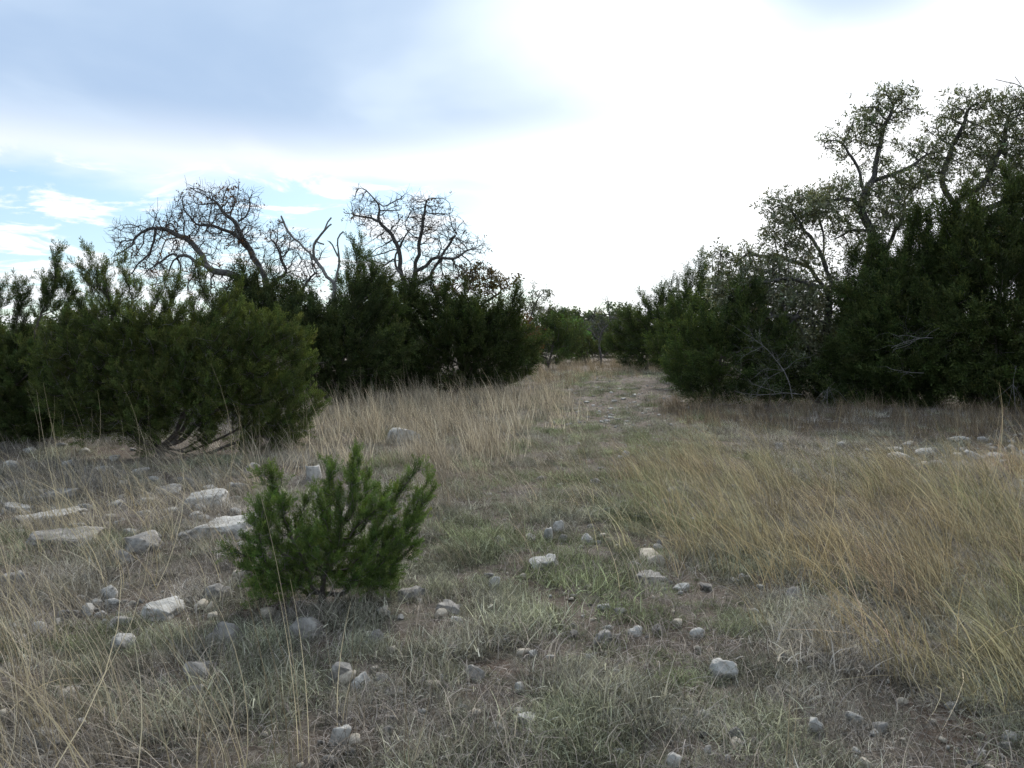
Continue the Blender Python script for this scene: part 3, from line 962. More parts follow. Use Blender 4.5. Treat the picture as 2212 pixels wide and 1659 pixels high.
oak('tall live oak with crooked dark trunk and airy top rising from the right thicket', (1955, 884), 23.0,
    [(1930, 215, 46, 30), (1900, 250, 60, 32), (1860, 270, 40, 24), (1960, 240, 26, 30), (1810, 310, 36, 26), (1830, 340, 30, 16), (1880, 300, 40, 24), (1990, 320, 60, 20), (1900, 360, 40, 24), (1820, 420, 60, 36), (1880, 440, 60, 34), (1950, 400, 60, 34), (1770, 430, 40, 26), (2000, 380, 50, 30), (1830, 480, 50, 30), (1940, 470, 60, 40), (1870, 540, 50, 40)],
    [[(1950, 760), (1930, 640), (1905, 555), (1880, 500), (1858, 455)], [(1858, 455), (1868, 420), (1890, 380), (1900, 320), (1912, 270), (1930, 225)], [(1862, 445), (1825, 430), (1780, 440)], [(1870, 420), (1855, 360), (1830, 320), (1805, 300)], [(1890, 385), (1925, 380), (1960, 360), (2010, 330)], [(1905, 555), (1945, 480, .4), (1960, 420, .5), (2000, 380, .5)], [(1880, 500), (1830, 500), (1790, 520)]],
    62, name='live_oak', dens=24, D=0.2, rtip=0.012, leaf=PR_OAK, leaf_size=0.25, per=3, leaf_tint=(1.6, 1.65, 1.5), twig=0.3, twig_per=1.1, kill=1.4)  # sky glare on the upper crown painted in by the raised leaf_tint
oak('broad topped live oak behind the tallest juniper at the right end of the thicket', (2110, 888), 23.5,
    [(2070, 230, 40, 30), (2110, 225, 46, 30), (2040, 270, 36, 26), (2180, 230, 50, 36), (2230, 260, 60, 50), (2130, 290, 60, 36), (2060, 310, 50, 24), (2200, 330, 70, 50), (2030, 350, 50, 24), (2100, 350, 50, 30), (2280, 330, 60, 60), (2150, 400, 80, 40)],
    [[(2105, 700), (2090, 520), (2060, 440)], [(2060, 440), (2030, 395), (2050, 340), (2080, 270), (2095, 235)], [(2070, 440), (2120, 400), (2160, 330), (2180, 250)], [(2090, 480), (2160, 440), (2230, 370), (2250, 280)], [(2050, 350), (2020, 340), (1990, 350)]],
    63, name='live_oak', dens=24, D=0.21, rtip=0.012, leaf=PR_OAK, leaf_size=0.25, per=3, leaf_tint=(1.6, 1.65, 1.5), twig=0.3, twig_per=1.1, kill=1.4)  # raised leaf_tint again carries the glare as leaf colour
oak('bare branched oak reaching in from beyond the broad topped live oak', (2330, 890), 22.0, [(2250, 200, 30, 30), (2290, 240, 50, 50)],
    [[(2320, 700), (2310, 450), (2290, 260)], [(2290, 260), (2230, 195), (2205, 183), (2175, 178), (2152, 172)], [(2205, 183), (2192, 165)]],
    64, name='oak', dens=12, D=0.22, rtip=0.0095, leaf=PR_OAK, leaf_size=0.22, per=1, leaf_frac=0.5, twig=0.22, twig_per=0.5)
juniper('tall dark juniper in the middle of the right thicket under the live oak top', (1960, 890), 20.5, [
    (1960, 600, 70, 56), (1930, 660, 80, 66), (2010, 570, 50, 44), (1900, 700, 80, 80), (1990, 680, 90, 90), (1940, 790, 110, 70), (1860, 780, 60, 70), (2030, 780, 90, 80), (1950, 850, 110, 36), (1985, 530, 36, 30), (1840, 850, 60, 30), (2040, 600, 60, 60)],
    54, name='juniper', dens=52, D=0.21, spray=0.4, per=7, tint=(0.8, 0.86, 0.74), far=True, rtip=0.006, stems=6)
juniper('tallest juniper at the right edge with a broad dark crown reaching the ground', (2160, 896), 19.5, [
    (2090, 510, 60, 50), (2150, 520, 70, 54), (2220, 490, 70, 60), (2120, 580, 90, 80), (2230, 580, 90, 90), (2100, 700, 90, 80), (2210, 720, 100, 90), (2130, 820, 100, 60), (2240, 830, 100, 60), (2320, 650, 90, 110), (2200, 450, 40, 34), (2300, 500, 70, 60), (2330, 820, 90, 70)],
    55, name='juniper', dens=44, D=0.22, spray=0.42, per=7, tint=(0.85, 0.88, 0.74), far=True, rtip=0.006, stems=6)
juniper('low dark juniper filling the foot of the right thicket below the drooping oak limbs', (1790, 884), 21.2, [
    (1780, 800, 70, 60), (1720, 820, 60, 46), (1840, 800, 60, 70), (1780, 850, 90, 30), (1850, 700, 50, 60), (1870, 620, 50, 60), (1700, 850, 60, 24)],
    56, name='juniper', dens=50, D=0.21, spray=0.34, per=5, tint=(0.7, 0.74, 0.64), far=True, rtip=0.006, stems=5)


# ------------------------------------------------------------------ dead brush along the right thicket
def dead_branch(label, Y, lines, seed, twig=0.45, per=2.2, rtip=0.0042, D=0.11, name='fallen_branch'):
    rng = np.random.default_rng(seed)
    ls = [[P(x, y, Y + (d[0] if d else 0)) for x, y, *d in ln] for ln in lines]
    for ln in ls:
        for q in ln:
            q[2] = max(q[2], float(hgt(q[0], q[1])) + 0.02)
    p0, q0 = limb_nodes(ls, D, rng, 0.018)
    root = thing(name, label, 'dead branch', (p0[0][0], p0[0][1], float(hgt(p0[0][0], p0[0][1]))))
    r = radii(q0, rtip, 2.2)
    tw = make_twigs(p0, q0, r, rng, rtip * 3.0, twig, rtip * 0.6, per)
    tw2 = []
    for a, b, c, ra in tw:
        if min(b[2], c[2]) > 0.0:
            tw2.append((a, b, c, ra))
            if rng.uniform() < 0.6:
                v = unit(c - b + rng.normal(0, 0.12, 3)) * twig * 0.5
                tw2.append((c, c + v * 0.5, c + v, ra * 0.7))
    wood(name, root, p0, q0, r, M_DEAD, 6, 0.006, tw2, M_DEAD)


YD = 19.4
dead_branch('dead bare bough with curved grey twigs hanging before the low dark juniper', YD, [
    [(1712, 862), (1706, 830), (1694, 800), (1672, 770), (1648, 748), (1622, 728), (1605, 718)], [(1644, 746), (1640, 725), (1640, 712)], [(1680, 780), (1692, 765), (1700, 757)], [(1690, 795), (1720, 775), (1750, 772)], [(1648, 748), (1620, 760), (1600, 775)], [(1694, 800), (1660, 815), (1640, 840)], [(1690, 800), (1650, 795), (1630, 815)]], 71)
dead_branch('fallen pale grey branch lying along the grass under the hanging dead bough', YD - 0.3, [
    [(1732, 852), (1700, 848), (1650, 852), (1600, 868), (1570, 876)], [(1690, 850), (1650, 838), (1625, 830)], [(1700, 848), (1685, 868), (1680, 880)], [(1650, 852), (1620, 852), (1590, 846)]], 72)
dead_branch('small arched dead spray of twigs drooping onto the grass below the low juniper', YD - 0.1, [
    [(1790, 884), (1785, 850), (1790, 836)], [(1790, 836), (1770, 850), (1755, 878)], [(1790, 836), (1815, 845), (1832, 870)], [(1790, 836), (1775, 870), (1768, 888)], [(1790, 838), (1802, 860), (1806, 884)]], 73, 0.35, 1.6)
dead_branch('bare grey sticks poking sideways out of the tall dark juniper', YD - 0.5, [
    [(2015, 730), (1985, 730), (1955, 738), (1925, 752)], [(2000, 728), (1975, 735), (1935, 750)], [(1985, 730), (1960, 722), (1940, 726)], [(2005, 728), (2010, 715), (2030, 708)], [(1985, 732), (1965, 745), (1930, 755)]], 74, 0.5, 1.0)
dead_branch('thin pale stick jutting from the shaded side of the tall dark juniper', YD - 0.4, [[(1995, 806), (1960, 805), (1935, 800), (1915, 792)], [(1960, 805), (1975, 815)]], 75, 0.3, 0.7)
dead_branch('splayed dead grey stems leaning at the foot of the tallest juniper', 18.6, [
    [(2195, 905), (2192, 860), (2188, 830), (2195, 790)], [(2190, 835), (2150, 862), (2120, 890)], [(2190, 832), (2180, 870), (2172, 902)], [(2190, 835), (2215, 870), (2225, 900)], [(2190, 832), (2205, 855), (2206, 905)]], 76, 0.35, 1.0)

# ------------------------------------------------------------------ far woods on the horizon
rw = np.random.default_rng(77)
pts, ds, ss = [], [], []
for k in range(150):
    a = rw.uniform(-62, 62)
    dist = rw.uniform(100, 190)
    if -2 < a < 11:
        dist = rw.uniform(110, 190)
    c = np.array([math.sin(R(a)) * dist, math.cos(R(a)) * dist, 0])
    hh, ww = rw.uniform(4.0, 6.2), rw.uniform(2.5, 4.5)
    n = 110
    d = unit(rw.normal(0, 1, (n, 3)))
    d[:, 2] = np.abs(d[:, 2]) * 1.0
    pp = c + d * np.array([ww, ww, hh * 0.85]) * rw.uniform(0.75, 1, (n, 1))
    pp[:, 2] *= rw.uniform(0.25, 1, n)
    pts.append(pp)
    ds.append(unit(d + rw.normal(0, 0.4, (n, 3))))
pts, ds = np.concatenate(pts), np.concatenate(ds)
pts[:, 2] += 0.3
fw = scatter('far_woods', PR_BUSH, pts, euler_from_dir(ds), rw.uniform(1.3, 2.3, len(pts)), rw.integers(0, PR_BUSH['n'], len(pts)),
             np.array([[0.85, 1.0, 0.85]]) * rw.uniform(0.6, 1.3, (len(pts), 1)))
tag(fw, 'far belt of green oak and juniper woods along the horizon', 'woods', kind='stuff')


# ------------------------------------------------------------------ rocks
def ico(sub):
    import bmesh
    bm = bmesh.new()
    bmesh.ops.create_icosphere(bm, subdivisions=sub, radius=1.0)
    V = np.array([v.co[:] for v in bm.verts])
    F = np.array([[v.index for v in f.verts] for f in bm.faces])
    bm.free()
    return V, F


ICO3, ICO2, ICO1 = ico(4), ico(3), ico(2)


FEET = []


def rock_mesh(seed, shape='rough', base=ICO3, mat=M_ROCK, dims=(1, 1, 1)):
    """unit-size rock: x width 1, y depth, z height; partly flat underside"""
    g = np.random.default_rng(seed)
    V = base[0].copy()
    npl = {'rough': 13, 'round': 10, 'block': 7, 'slab': 11, 'angular': 13}[shape]
    depth = {'rough': (0.48, 0.84), 'round': (0.74, 0.96), 'block': (0.5, 0.72), 'slab': (0.6, 0.9), 'angular': (0.45, 0.75)}[shape]
    for k in range(npl):
        nrm = unit(g.normal(0, 1, 3))
        c = g.uniform(*depth)
        dd = V @ nrm - c
        V = V - np.outer(np.maximum(dd, 0), nrm) * 0.96
    if shape in ('slab', 'block'):
        for nrm in (np.array([0.08, -0.1, 1.0]), np.array([0.1, -1, 0.15]), np.array([1, 0.2, 0]), np.array([-1, 0.15, 0.1])):
            nrm = unit(nrm + g.normal(0, 0.12, 3))
            V = V - np.outer(np.maximum(V @ nrm - 0.6, 0), nrm) * 0.97
    amp = {'rough': 0.19, 'round': 0.15, 'block': 0.05, 'slab': 0.20, 'angular': 0.13}[shape]
    o = Vector(g.uniform(-50, 50, 3))
    nn = np.array([mnoise.fractal(Vector(v) * 1.5 + o, 0.75, 2.1, 6) for v in V])
    pit = np.array([mnoise.noise(Vector(v) * 6 + o) for v in V])
    V = V * (1 + amp * nn[:, None] + 0.09 * np.minimum(pit, 0)[:, None])
    V = V - (V.max(0) + V.min(0)) / 2
    V = V / (V.max(0) - V.min(0)) * np.array(dims)
    return mesh_from('rock', V, base[1], mat, shape in ('round', 'rough', 'slab'))


def place_rock(x, y, wpx, asp, label, seed, shape='rough', mat=M_ROCK, name='rock', sink=0.3, group=None, base=ICO3, dep=0.75, cat='rock', tilt=0.0):
    """x, y: middle of the rock in the photo; wpx its width; asp its height / width"""
    g = np.random.default_rng(seed)
    gp = G(x, y + wpx * asp * 0.45)
    wd = wpx / FPX * gp[1]
    el_ = EYE / math.hypot(gp[0], gp[1])
    hz = max(0.12 if shape == 'slab' else 0.2, asp * 1.08 - 0.55 * dep * el_) * wd
    me = rock_mesh(seed, shape, base, mat, (wd, wd * dep * g.uniform(0.85, 1.2), hz / (1 - sink)))
    o = link(name, me, None, (gp[0], gp[1] + wd * dep * 0.3, gp[2] + hz / (1 - sink) * (0.5 - sink)))
    FEET.append((gp[0], gp[1] + wd * dep * 0.3, wd * 0.5))
    o.rotation_euler = (R(g.uniform(-6, 6)), R(tilt + g.uniform(-6, 6)), R(g.uniform(-14, 14)))
    return tag(o, label, cat, group)


BIG = [
    # x, y, width, height/width, shape, material, label
    (1181, 1216, 76, .48, 'rough', M_ROCKW, 'large pitted white limestone rock at the middle of the grass track'),
    (299, 1172, 92, .48, 'rough', M_ROCK, 'large grey domed boulder in tall dry grass left of the small juniper'),
    (130, 1160, 150, .3, 'slab', M_ROCK, 'long low grey limestone ledge half hidden by tall dry grass stems'),
    (258, 1200, 62, .45, 'rough', M_ROCK, 'grey rock touching the front of the large domed boulder in dry grass'),
    (26, 1250, 66, .5, 'rough', M_ROCK, 'pale grey boulder deep in the dry grass in front of the long low ledge'),
    (433, 1080, 100, .42, 'slab', M_ROCKW, 'broken pale limestone outcrop block standing left of the small juniper'),
    (476, 1138, 125, .34, 'slab', M_ROCKW, 'flat white limestone slab running up to the left side of the small juniper'),
    (403, 1040, 52, .42, 'rough', M_ROCK, 'grey rock between the broad juniper stems and the pale outcrop block'),
    (358, 1060, 60, .35, 'slab', M_ROCK, 'low flat grey rock beside the pale limestone outcrop block'),
    (117, 1070, 86, .34, 'slab', M_ROCK, 'bluish grey flat rock in the shade before the broad juniper'),
    (26, 1098, 66, .35, 'slab', M_ROCKW, 'pale flat rock at the end of the ledge before the pointed juniper'),
    (95, 1117, 120, .2, 'slab', M_ROCKW, 'thin pale limestone shelf lying flush with the dry grass'),
    (463, 1279, 58, .6, 'round', M_ROCK, 'rounded grey boulder behind the split cream stone'),
    (427, 1306, 40, .62, 'angular', M_ROCKP, 'cream coloured broken stone, larger half of a split pair'),
    (450, 1309, 24, .8, 'angular', M_ROCKP, 'cream coloured broken stone, smaller half of a split pair'),
    (338, 1318, 86, .5, 'slab', M_ROCKW, 'sloping pale slab of rock left of the split cream stones'),
    (143, 1325, 46, .55, 'angular', M_ROCK, 'blue grey angular rock beside a cluster of white rubble'),
    (251, 1348, 60, .5, 'angular', M_ROCK, 'dark shaded grey rock in front of the white rubble cluster'),
    (537, 1259, 42, .5, 'rough', M_ROCK, 'grey rock just left of the small juniper foot'),
    (472, 1374, 98, .6, 'rough', M_ROCK, 'large blue grey boulder in shade in front of the small juniper'),
    (654, 1355, 80, .62, 'round', M_ROCK, 'smooth dark grey boulder directly below the small juniper'),
    (425, 1452, 66, .7, 'angular', M_ROCK, 'leaning grey rock behind crossing yellow grass stalks'),
    (416, 1500, 60, .75, 'rough', M_ROCK, 'upright blue grey rock among yellow grass stalks'),
    (428, 1540, 80, .32, 'slab', M_ROCK, 'flat narrow grey rock lying behind a wisp of straw'),
    (732, 1453, 50, .85, 'block', M_ROCK, 'square edged dark grey block of stone tilted to the right'),
    (780, 1470, 52, .62, 'rough', M_ROCKW, 'pale rounded rock leaning against the square dark block'),
    (729, 1586, 56, .9, 'angular', M_ROCKW, 'angular rock with one white broken face in the front grass'),
    (866, 942, 80, .42, 'rough', M_ROCKW, 'pale boulder buried in tall straw grass behind the small juniper'),
    (675, 1024, 32, 1.1, 'angular', M_ROCKW, 'pale upright stone seen through the top of the small juniper'),
    (539, 1013, 34, .7, 'rough', M_ROCK, 'grey stone behind the left tip of the small juniper'),
    (968, 1311, 58, .55, 'slab', M_ROCK, 'dark wet looking grey rock with a flat top right of the small juniper'),
    (887, 1281, 66, .5, 'rough', M_ROCK, 'knobbly grey double rock right of the small juniper foot'),
    (1185, 1155, 20, 1.5, 'angular', M_ROCKW, 'narrow upright white stone behind the large pitted rock'),
    (1207, 1137, 30, .8, 'rough', M_ROCKW, 'whitish lump of rock behind the narrow upright stone'),
    (1267, 1162, 28, .7, 'angular', M_ROCKW, 'bright white stone with a pointed top on the track'),
    (1078, 1169, 28, .8, 'round', M_ROCK, 'blue grey stone half hidden in thin grass left of the upright white stone'),
    (1066, 1262, 30, 1.1, 'angular', M_ROCKW, 'pair like upright pale grey rock beside bare soil on the track'),
    (1056, 1243, 24, .6, 'rough', M_ROCK, 'small flat grey rock leaning behind the upright pale one'),
    (1408, 1246, 80, .35, 'slab', M_ROCK, 'long flat grey rock lying across the right side of the track'),
    (1471, 1267, 40, .5, 'rough', M_ROCKW, 'speckled pale rock at the end of the long flat grey one'),
    (1405, 1198, 60, .22, 'slab', M_ROCKP, 'thin cream flagstone at the edge of the golden grass'),
    (1372, 1221, 32, .6, 'rough', M_ROCK, 'grey stone between the large pitted rock and the cream flagstone'),
    (1372, 1362, 38, .6, 'rough', M_ROCKW, 'smooth round white rock behind a green tuft on the track'),
    (1302, 1378, 46, .75, 'rough', M_ROCK, 'dull pinkish grey rock left of the smooth round white one'),
    (1508, 1366, 34, .6, 'round', M_ROCKW, 'rounded pale stone beside curly dry grass'),
    (1566, 1443, 62, .7, 'rough', M_ROCKW, 'white egg shaped rock with a dark notch on the right of the track'),
    (1764, 1565, 38, .95, 'rough', M_ROCKW, 'pale upright rock in the front grass below the golden stems'),
    (1459, 1640, 40, 1.0, 'angular', M_ROCKW, 'white tooth shaped stone at the very front of the track'),
    (1718, 1283, 38, .8, 'round', M_ROCK, 'grey rock inside the golden grass'),
    (1904, 1568, 36, .7, 'rough', M_ROCK, 'dull grey stone sunk below flattened golden grass'),
    (1138, 1551, 58, .5, 'rough', M_ROCKW, 'domed pale rock, right of a pair in the front of the track'),
    (1074, 1568, 42, .6, 'angular', M_ROCK, 'pointed grey rock, left of a pair in the front of the track'),
    (1024, 1450, 46, .75, 'rough', M_ROCK, 'grey boulder behind a dark grass hummock on the track'),
    (1123, 1486, 25, .95, 'angular', M_ROCKW, 'small sharp white stone in front of dark grass hummock'),
    (851, 1496, 46, .5, 'slab', M_ROCK, 'dark flat rock right of the square edged block'),
    (1287, 1041, 26, .6, 'round', M_ROCK, 'blue grey stone on the middle of the greener track grass'),
    (1353, 979, 18, .7, 'round', M_ROCKW, 'round pale stone, upper of two on the far track'),
    (1339, 988, 15, .6, 'round', M_ROCKW, 'round pale stone, lower of two on the far track'),
    (1436, 994, 24, .6, 'angular', M_ROCK, 'bluish pointed stone right of the two round pale ones'),
    (329, 1582, 64, .4, 'slab', M_ROCK, 'flat grey stone sunk in the front left grass'),
    (104, 1601, 56, .5, 'rough', M_ROCK, 'dim grey boulder in the green tinged front left corner grass'),
    (230, 1608, 28, .7, 'rough', M_ROCKP, 'small cream stone behind a lone straw in the front left grass'),
]
for k, (x, y, wp, asp, shp, mt, lb) in enumerate(BIG):
    place_rock(x, y, wp, asp, lb, 1000 + k, shp, mt, sink=0.42, dep=1.25 if shp == 'slab' else 0.95,
               tilt=18 if shp == 'block' else 0, base=ICO3 if wp > 45 else ICO2)

SETS = [
    ('small grey limestone rock sunk in short grass of the track', 'small grey track rocks', M_ROCK, 'rough', .6,
     [(1144, 1168, 30), (1214, 1164, 22), (1423, 1362, 26), (1170, 1036, 24), (1596, 1591, 40), (980, 1405, 24), (840, 1578, 22), (809, 1384, 36), (1423, 1175, 20), (1463, 1168, 24),
      (913, 959, 22), (1522, 1009, 24), (1582, 1056, 26), (754, 1628, 28), (712, 1648, 34), (1895, 1348, 28), (1970, 1390, 24), (1685, 963, 20), (1640, 1145, 22), (1240, 1372, 20), (1310, 1105, 20), (1550, 1190, 22), (915, 1420, 22), (1010, 1620, 22), (1330, 1590, 20)]),
    ('small cream broken stone on bare soil patches of the track', 'small cream stones', M_ROCKP, 'angular', .65,
     [(829, 1326, 28), (952, 1329, 26), (1062, 1314, 18), (849, 1406, 22), (1029, 1369, 18), (1419, 1214, 36), (812, 1488, 17), (1872, 1653, 26), (975, 1345, 12), (1085, 1290, 9), (1090, 1282, 8), (1130, 1245, 14), (968, 1392, 20), (790, 1408, 14), (290, 1626, 28), (1050, 1615, 16), (1780, 1640, 18), (1230, 1255, 10), (1340, 1310, 12), (895, 1545, 12)]),
    ('small whitish limestone stone strewn along the grass track', 'whitish track stones', M_ROCKW, 'rough', .5,
     [(640 + (i * 211 % 1010), 1010 + (i * 137 % 620), 13 + (i * 11 % 15)) for i in range(44)]),
    ('white rubble stone heaped in the cluster left of the sloping pale slab', 'white rubble cluster', M_ROCKW, 'angular', .7,
     [(186, 1318, 36), (230, 1288, 40), (186, 1292, 14), (215, 1330, 24), (240, 1306, 30), (165, 1298, 26), (205, 1305, 22), (120, 1345, 20), (225, 1345, 16), (78, 1362, 36), (45, 1385, 24), (60, 1395, 14), (20, 1360, 30), (260, 1392, 50), (468, 1407, 18), (155, 1352, 12), (105, 1372, 14)]),
    ('pale limestone rock in the stony band between golden grass and right thicket', 'stony band rocks', M_ROCKW, 'rough', .45,
     [(1932, 974, 34), (1946, 991, 46), (2002, 981, 46), (2110, 988, 42), (2152, 989, 40), (2189, 973, 36), (1960, 961, 18), (2082, 951, 30), (2040, 993, 28), (2128, 951, 22), (2203, 988, 30), (2070, 985, 26), (1985, 996, 24), (1905, 988, 20), (2230, 980, 40), (2270, 990, 44), (2025, 972, 18), (1880, 973, 18), (2170, 1000, 24), (1820, 960, 22), (2320, 985, 40), (2090, 1003, 20), (1790, 972, 16), (2145, 970, 18)]),
    ('grey rock on the shaded stony ground beneath the pointed juniper', 'rocks under the left junipers', M_ROCKW, 'rough', .42,
     [(35, 948, 34), (95, 945, 30), (70, 930, 26), (10, 962, 36), (130, 962, 24), (180, 975, 26), (60, 975, 30), (245, 990, 28), (20, 1005, 36), (140, 1003, 30), (215, 1015, 30), (300, 1020, 34), (460, 1030, 26), (500, 1050, 24), (-30, 985, 40), (330, 1035, 24), (260, 1045, 26), (565, 1075, 26), (580, 1110, 22), (520, 1180, 34), (440, 1120, 30), (505, 1105, 30)]),
    ('flat whitish limestone fragment strewn over the stony patch left of the small juniper', 'left stony patch fragments', M_ROCKW, 'slab', .34,
     [(20 + (i * 97 % 560), 1045 + (i * 53 % 120) + (i % 3) * 4, 14 + (i * 7 % 24)) for i in range(46)]),
    ('flat pale stone lying on the bare gravel patch before the track end', 'flat gravel patch stones', M_ROCKW, 'slab', .3,
     [(1290 + 150 * math.sin(i * 2.3) * (0.35 + 0.65 * ((i * 7) % 10) / 10), 838 + (i * 37 % 84), 6 + (i * 5 % 7)) for i in range(60)]),
]
variants = {}
NEAR = [(0, 'large pitted white rock'), (1, 'large grey domed boulder'), (2, 'long low grey ledge'), (6, 'flat white slab by the small juniper'), (5, 'broken pale outcrop block'), (12, 'rounded grey boulder'),
        (13, 'split cream stones'), (15, 'sloping pale slab'), (19, 'large shaded boulder'), (20, 'smooth dark boulder below the juniper'), (21, 'leaning grey rock'), (24, 'square edged dark block'), (26, 'rock with one white face'),
        (31, 'knobbly double rock'), (30, 'dark flat topped rock'), (34, 'bright white pointed stone'), (38, 'long flat grey rock'), (40, 'cream flagstone'), (42, 'smooth round white rock'), (45, 'white egg shaped rock'),
        (46, 'pale upright rock'), (47, 'white tooth shaped stone'), (50, 'domed pale rock pair'), (52, 'grey boulder behind the dark hummock'), (55, 'blue grey stone on greener grass'), (59, 'flat stone sunk in grass'), (11, 'thin pale shelf')]
NEARXY = [(np.array(FEET[k][:2]), nm) for k, nm in NEAR]
SHORT = ['small grey limestone rock', 'small cream broken stone', 'small whitish limestone stone', 'white rubble stone', 'pale stony band rock', 'grey rock in shade', 'flat whitish limestone fragment', None]
for si, (lb, gp_, mt, shp, asp, lst) in enumerate(SETS):
    var = [rock_mesh(3000 + 20 * si + k, shp, ICO2 if si < 4 else ICO1, mt, (1, 0.8, asp * 1.5)) for k in range(7)]
    for k, (x, y, wp) in enumerate(lst):
        g = np.random.default_rng(4000 + si * 100 + k)
        q = G(x, y + wp * asp * 0.4)
        s = wp / FPX * q[1] * 1.15
        o = link('rock' if si != 7 else 'flat_stone', var[k % 7], None, (q[0], q[1] + s * 0.25, q[2] + s * asp * 0.28))
        if si != 7:
            FEET.append((q[0], q[1] + s * 0.25, s * 0.5))
        o.scale = (s, s * g.uniform(0.8, 1.25), s * g.uniform(0.7, 1.0))
        o.rotation_euler = (R(g.uniform(-10, 10)), R(g.uniform(-12, 12)), g.uniform(0, 6.28))
        l2 = lb
        dn, nm = min((float(np.linalg.norm(c_ - q[:2])), n_) for c_, n_ in NEARXY)
        if SHORT[si] and dn < 0.62:
            l2 = SHORT[si] + ' beside the ' + nm
        tag(o, l2, 'rock' if si != 7 else 'stone', gp_)


# ------------------------------------------------------------------ grass
def tuft(seed, n, h, spread, lean, curl, width, segs, mat, tilt=0.5, hv=0.35):
    """n grass blades rooted round the origin; lean: drift of the blade ends, curl: extra wriggle"""
    g = np.random.default_rng(seed)
    p = np.zeros((n, 3))
    p[:, :2] = g.normal(0, spread, (n, 2))
    a = g.uniform(0, 2 * np.pi, n)
    ti = np.abs(g.normal(0, tilt, n))
    d = np.stack([np.cos(a) * np.sin(ti), np.sin(a) * np.sin(ti), np.cos(ti)], 1)
    L = h * np.clip(g.normal(1, hv, n), 0.3, 1.9)
    side = unit(np.stack([-np.sin(a + g.normal(0, .8, n)), np.cos(a), g.normal(0, 0.2, n)], 1))
    cd = unit(g.normal(0, 1, (n, 3)))
    rows = []
    for k in range(segs + 1):
        u = k / segs
        wk = width * (1 - 0.85 * u) * g.uniform(0.8, 1.2, n)
        rows.append((p - side * wk[:, None] / 2, p + side * wk[:, None] / 2))
        d = unit(d + (np.asarray(lean) + curl * cd + np.array([0, 0, -0.10 * curl - 0.02])) / segs)
        p = p + d * (L / segs)[:, None]
        p[:, 2] = np.maximum(p[:, 2], 0.004)
    V = np.stack([q for r_ in rows for q in r_], 1)
    m = 2 * (segs + 1)
    F = []
    for k in range(segs):
        F.append(np.arange(n)[:, None] * m + np.array([2 * k, 2 * k + 1, 2 * k + 3, 2 * k + 2])[None])
    bt = np.repeat(np.clip(g.uniform(0, 1, n) ** 1.4, 0, 1), m)
    return mesh_from('grass_tuft', V.reshape(-1, 3), np.concatenate(F), mat, False, {'bt': ('FLOAT', bt)})


PR_SHORT = proto_set('short', [tuft(500 + i, 95, 0.070, 0.065, (-0.1, 0, 0), 2.6, 0.0042, 4, M_SHORT, 0.8) for i in range(8)])
PR_THATCH = proto_set('thatch', [tuft(530 + i, 34, 0.16, 0.10, (-0.3, 0, -1.2), 1.2, 0.0042, 4, M_SHORT, 1.0) for i in range(6)])
PR_TALL = proto_set('tall', [tuft(560 + i, 20, 0.50, 0.06, (-1.5, 0.0, -0.35), 0.5, 0.0050, 5, M_STRAW, 0.42, 0.5) for i in range(8)])
PR_STRAW = proto_set('straw', [tuft(590 + i, 24, 0.46, 0.09, (-0.38, 0, -0.15), 0.5, 0.0105, 5, M_STRAW, 0.36, 0.4) for i in range(8)])

PR_STALK = proto_set('stalk', [tuft(620 + i, 5, 0.62, 0.05, (-1.15, 0.0, -0.2), 0.25, 0.0055, 6, M_STALK, 0.3, 0.3) for i in range(10)])


def field(n, ylo, yhi, power, rng, side=0.78):
    """random ground points, denser near the camera"""
    yy = np.linspace(ylo, yhi, 4000)
    pdf = (side * 2 * yy + 3) * yy ** -power
    cdf = np.cumsum(pdf)
    y = np.interp(rng.uniform(0, cdf[-1], n), cdf, yy)
    x = rng.uniform(-1, 1, n) * (side * y + 1.5)
    return np.stack([x, y], 1)


def n2(xy, s, o=0.0):
    return np.array([mnoise.fractal(Vector((a * s + o, b * s - o, o)), 0.8, 2.0, 3) for a, b in xy])


JUN_FEET = [(G(345, 985)[:2] + np.array([0.2, 0.4]), 1.5), (G(40, 945)[:2] + np.array([0, .5]), 1.8), (G(690, 1312)[:2] + np.array([0, .1]), 0.22)]


def clear_feet(xy, k=1.0):
    ok = np.ones(len(xy), bool)
    for c, r_ in JUN_FEET:
        ok &= np.linalg.norm(xy - c, axis=1) > r_ * k
    return ok


def lay(name, label, protos, xy, size, tint, rng, dir_sd=0.5, squash=0.25):
    n = len(xy)
    z = hgt(xy[:, 0], xy[:, 1])
    pts = np.column_stack([xy, z - 0.004])
    rot = np.column_stack([rng.normal(0, 0.10, n), rng.normal(0, 0.10, n), rng.normal(0, dir_sd, n)])
    s = np.column_stack([size, size, size * rng.uniform(1 - squash, 1 + squash, n)])
    o = scatter(name, protos, pts, rot, s, rng.integers(0, protos['n'], n), tint)
    return tag(o, label, 'grass', kind='stuff')


# short curly grass over the whole clearing
rg = np.random.default_rng(901)
xy = field(56000, 2.0, 44, 1.45, rg)
pn = n2(xy, 0.9, 3.1)
grv = soft_inside('gravel', xy, rg, 0.02)
p_keep = np.clip(0.75 + 1.3 * pn, 0.12, 1.0)
p_keep[grv] *= 0.4
p_keep[soft_inside('left_rocks', xy, rg)] *= 0.5
p_keep[~clear_feet(xy)] *= 0.12
p_keep[soft_inside('foot_right', xy, rg, 0.02)] *= 0.5
k = rg.uniform(0, 1, len(xy)) < p_keep
xy = xy[k]
ring = []
for fx, fy, fr in FEET:
    m_ = int(4 + 16 * fr)
    a_ = rg.uniform(-0.5, 2 * math.pi - 0.5, m_)
    q_ = fr * rg.uniform(1.05, 1.4, m_)
    ring.append(np.column_stack([fx + np.cos(a_) * q_, fy - np.sin(a_) * q_ * 0.8]))
xy = np.concatenate([xy] + ring)
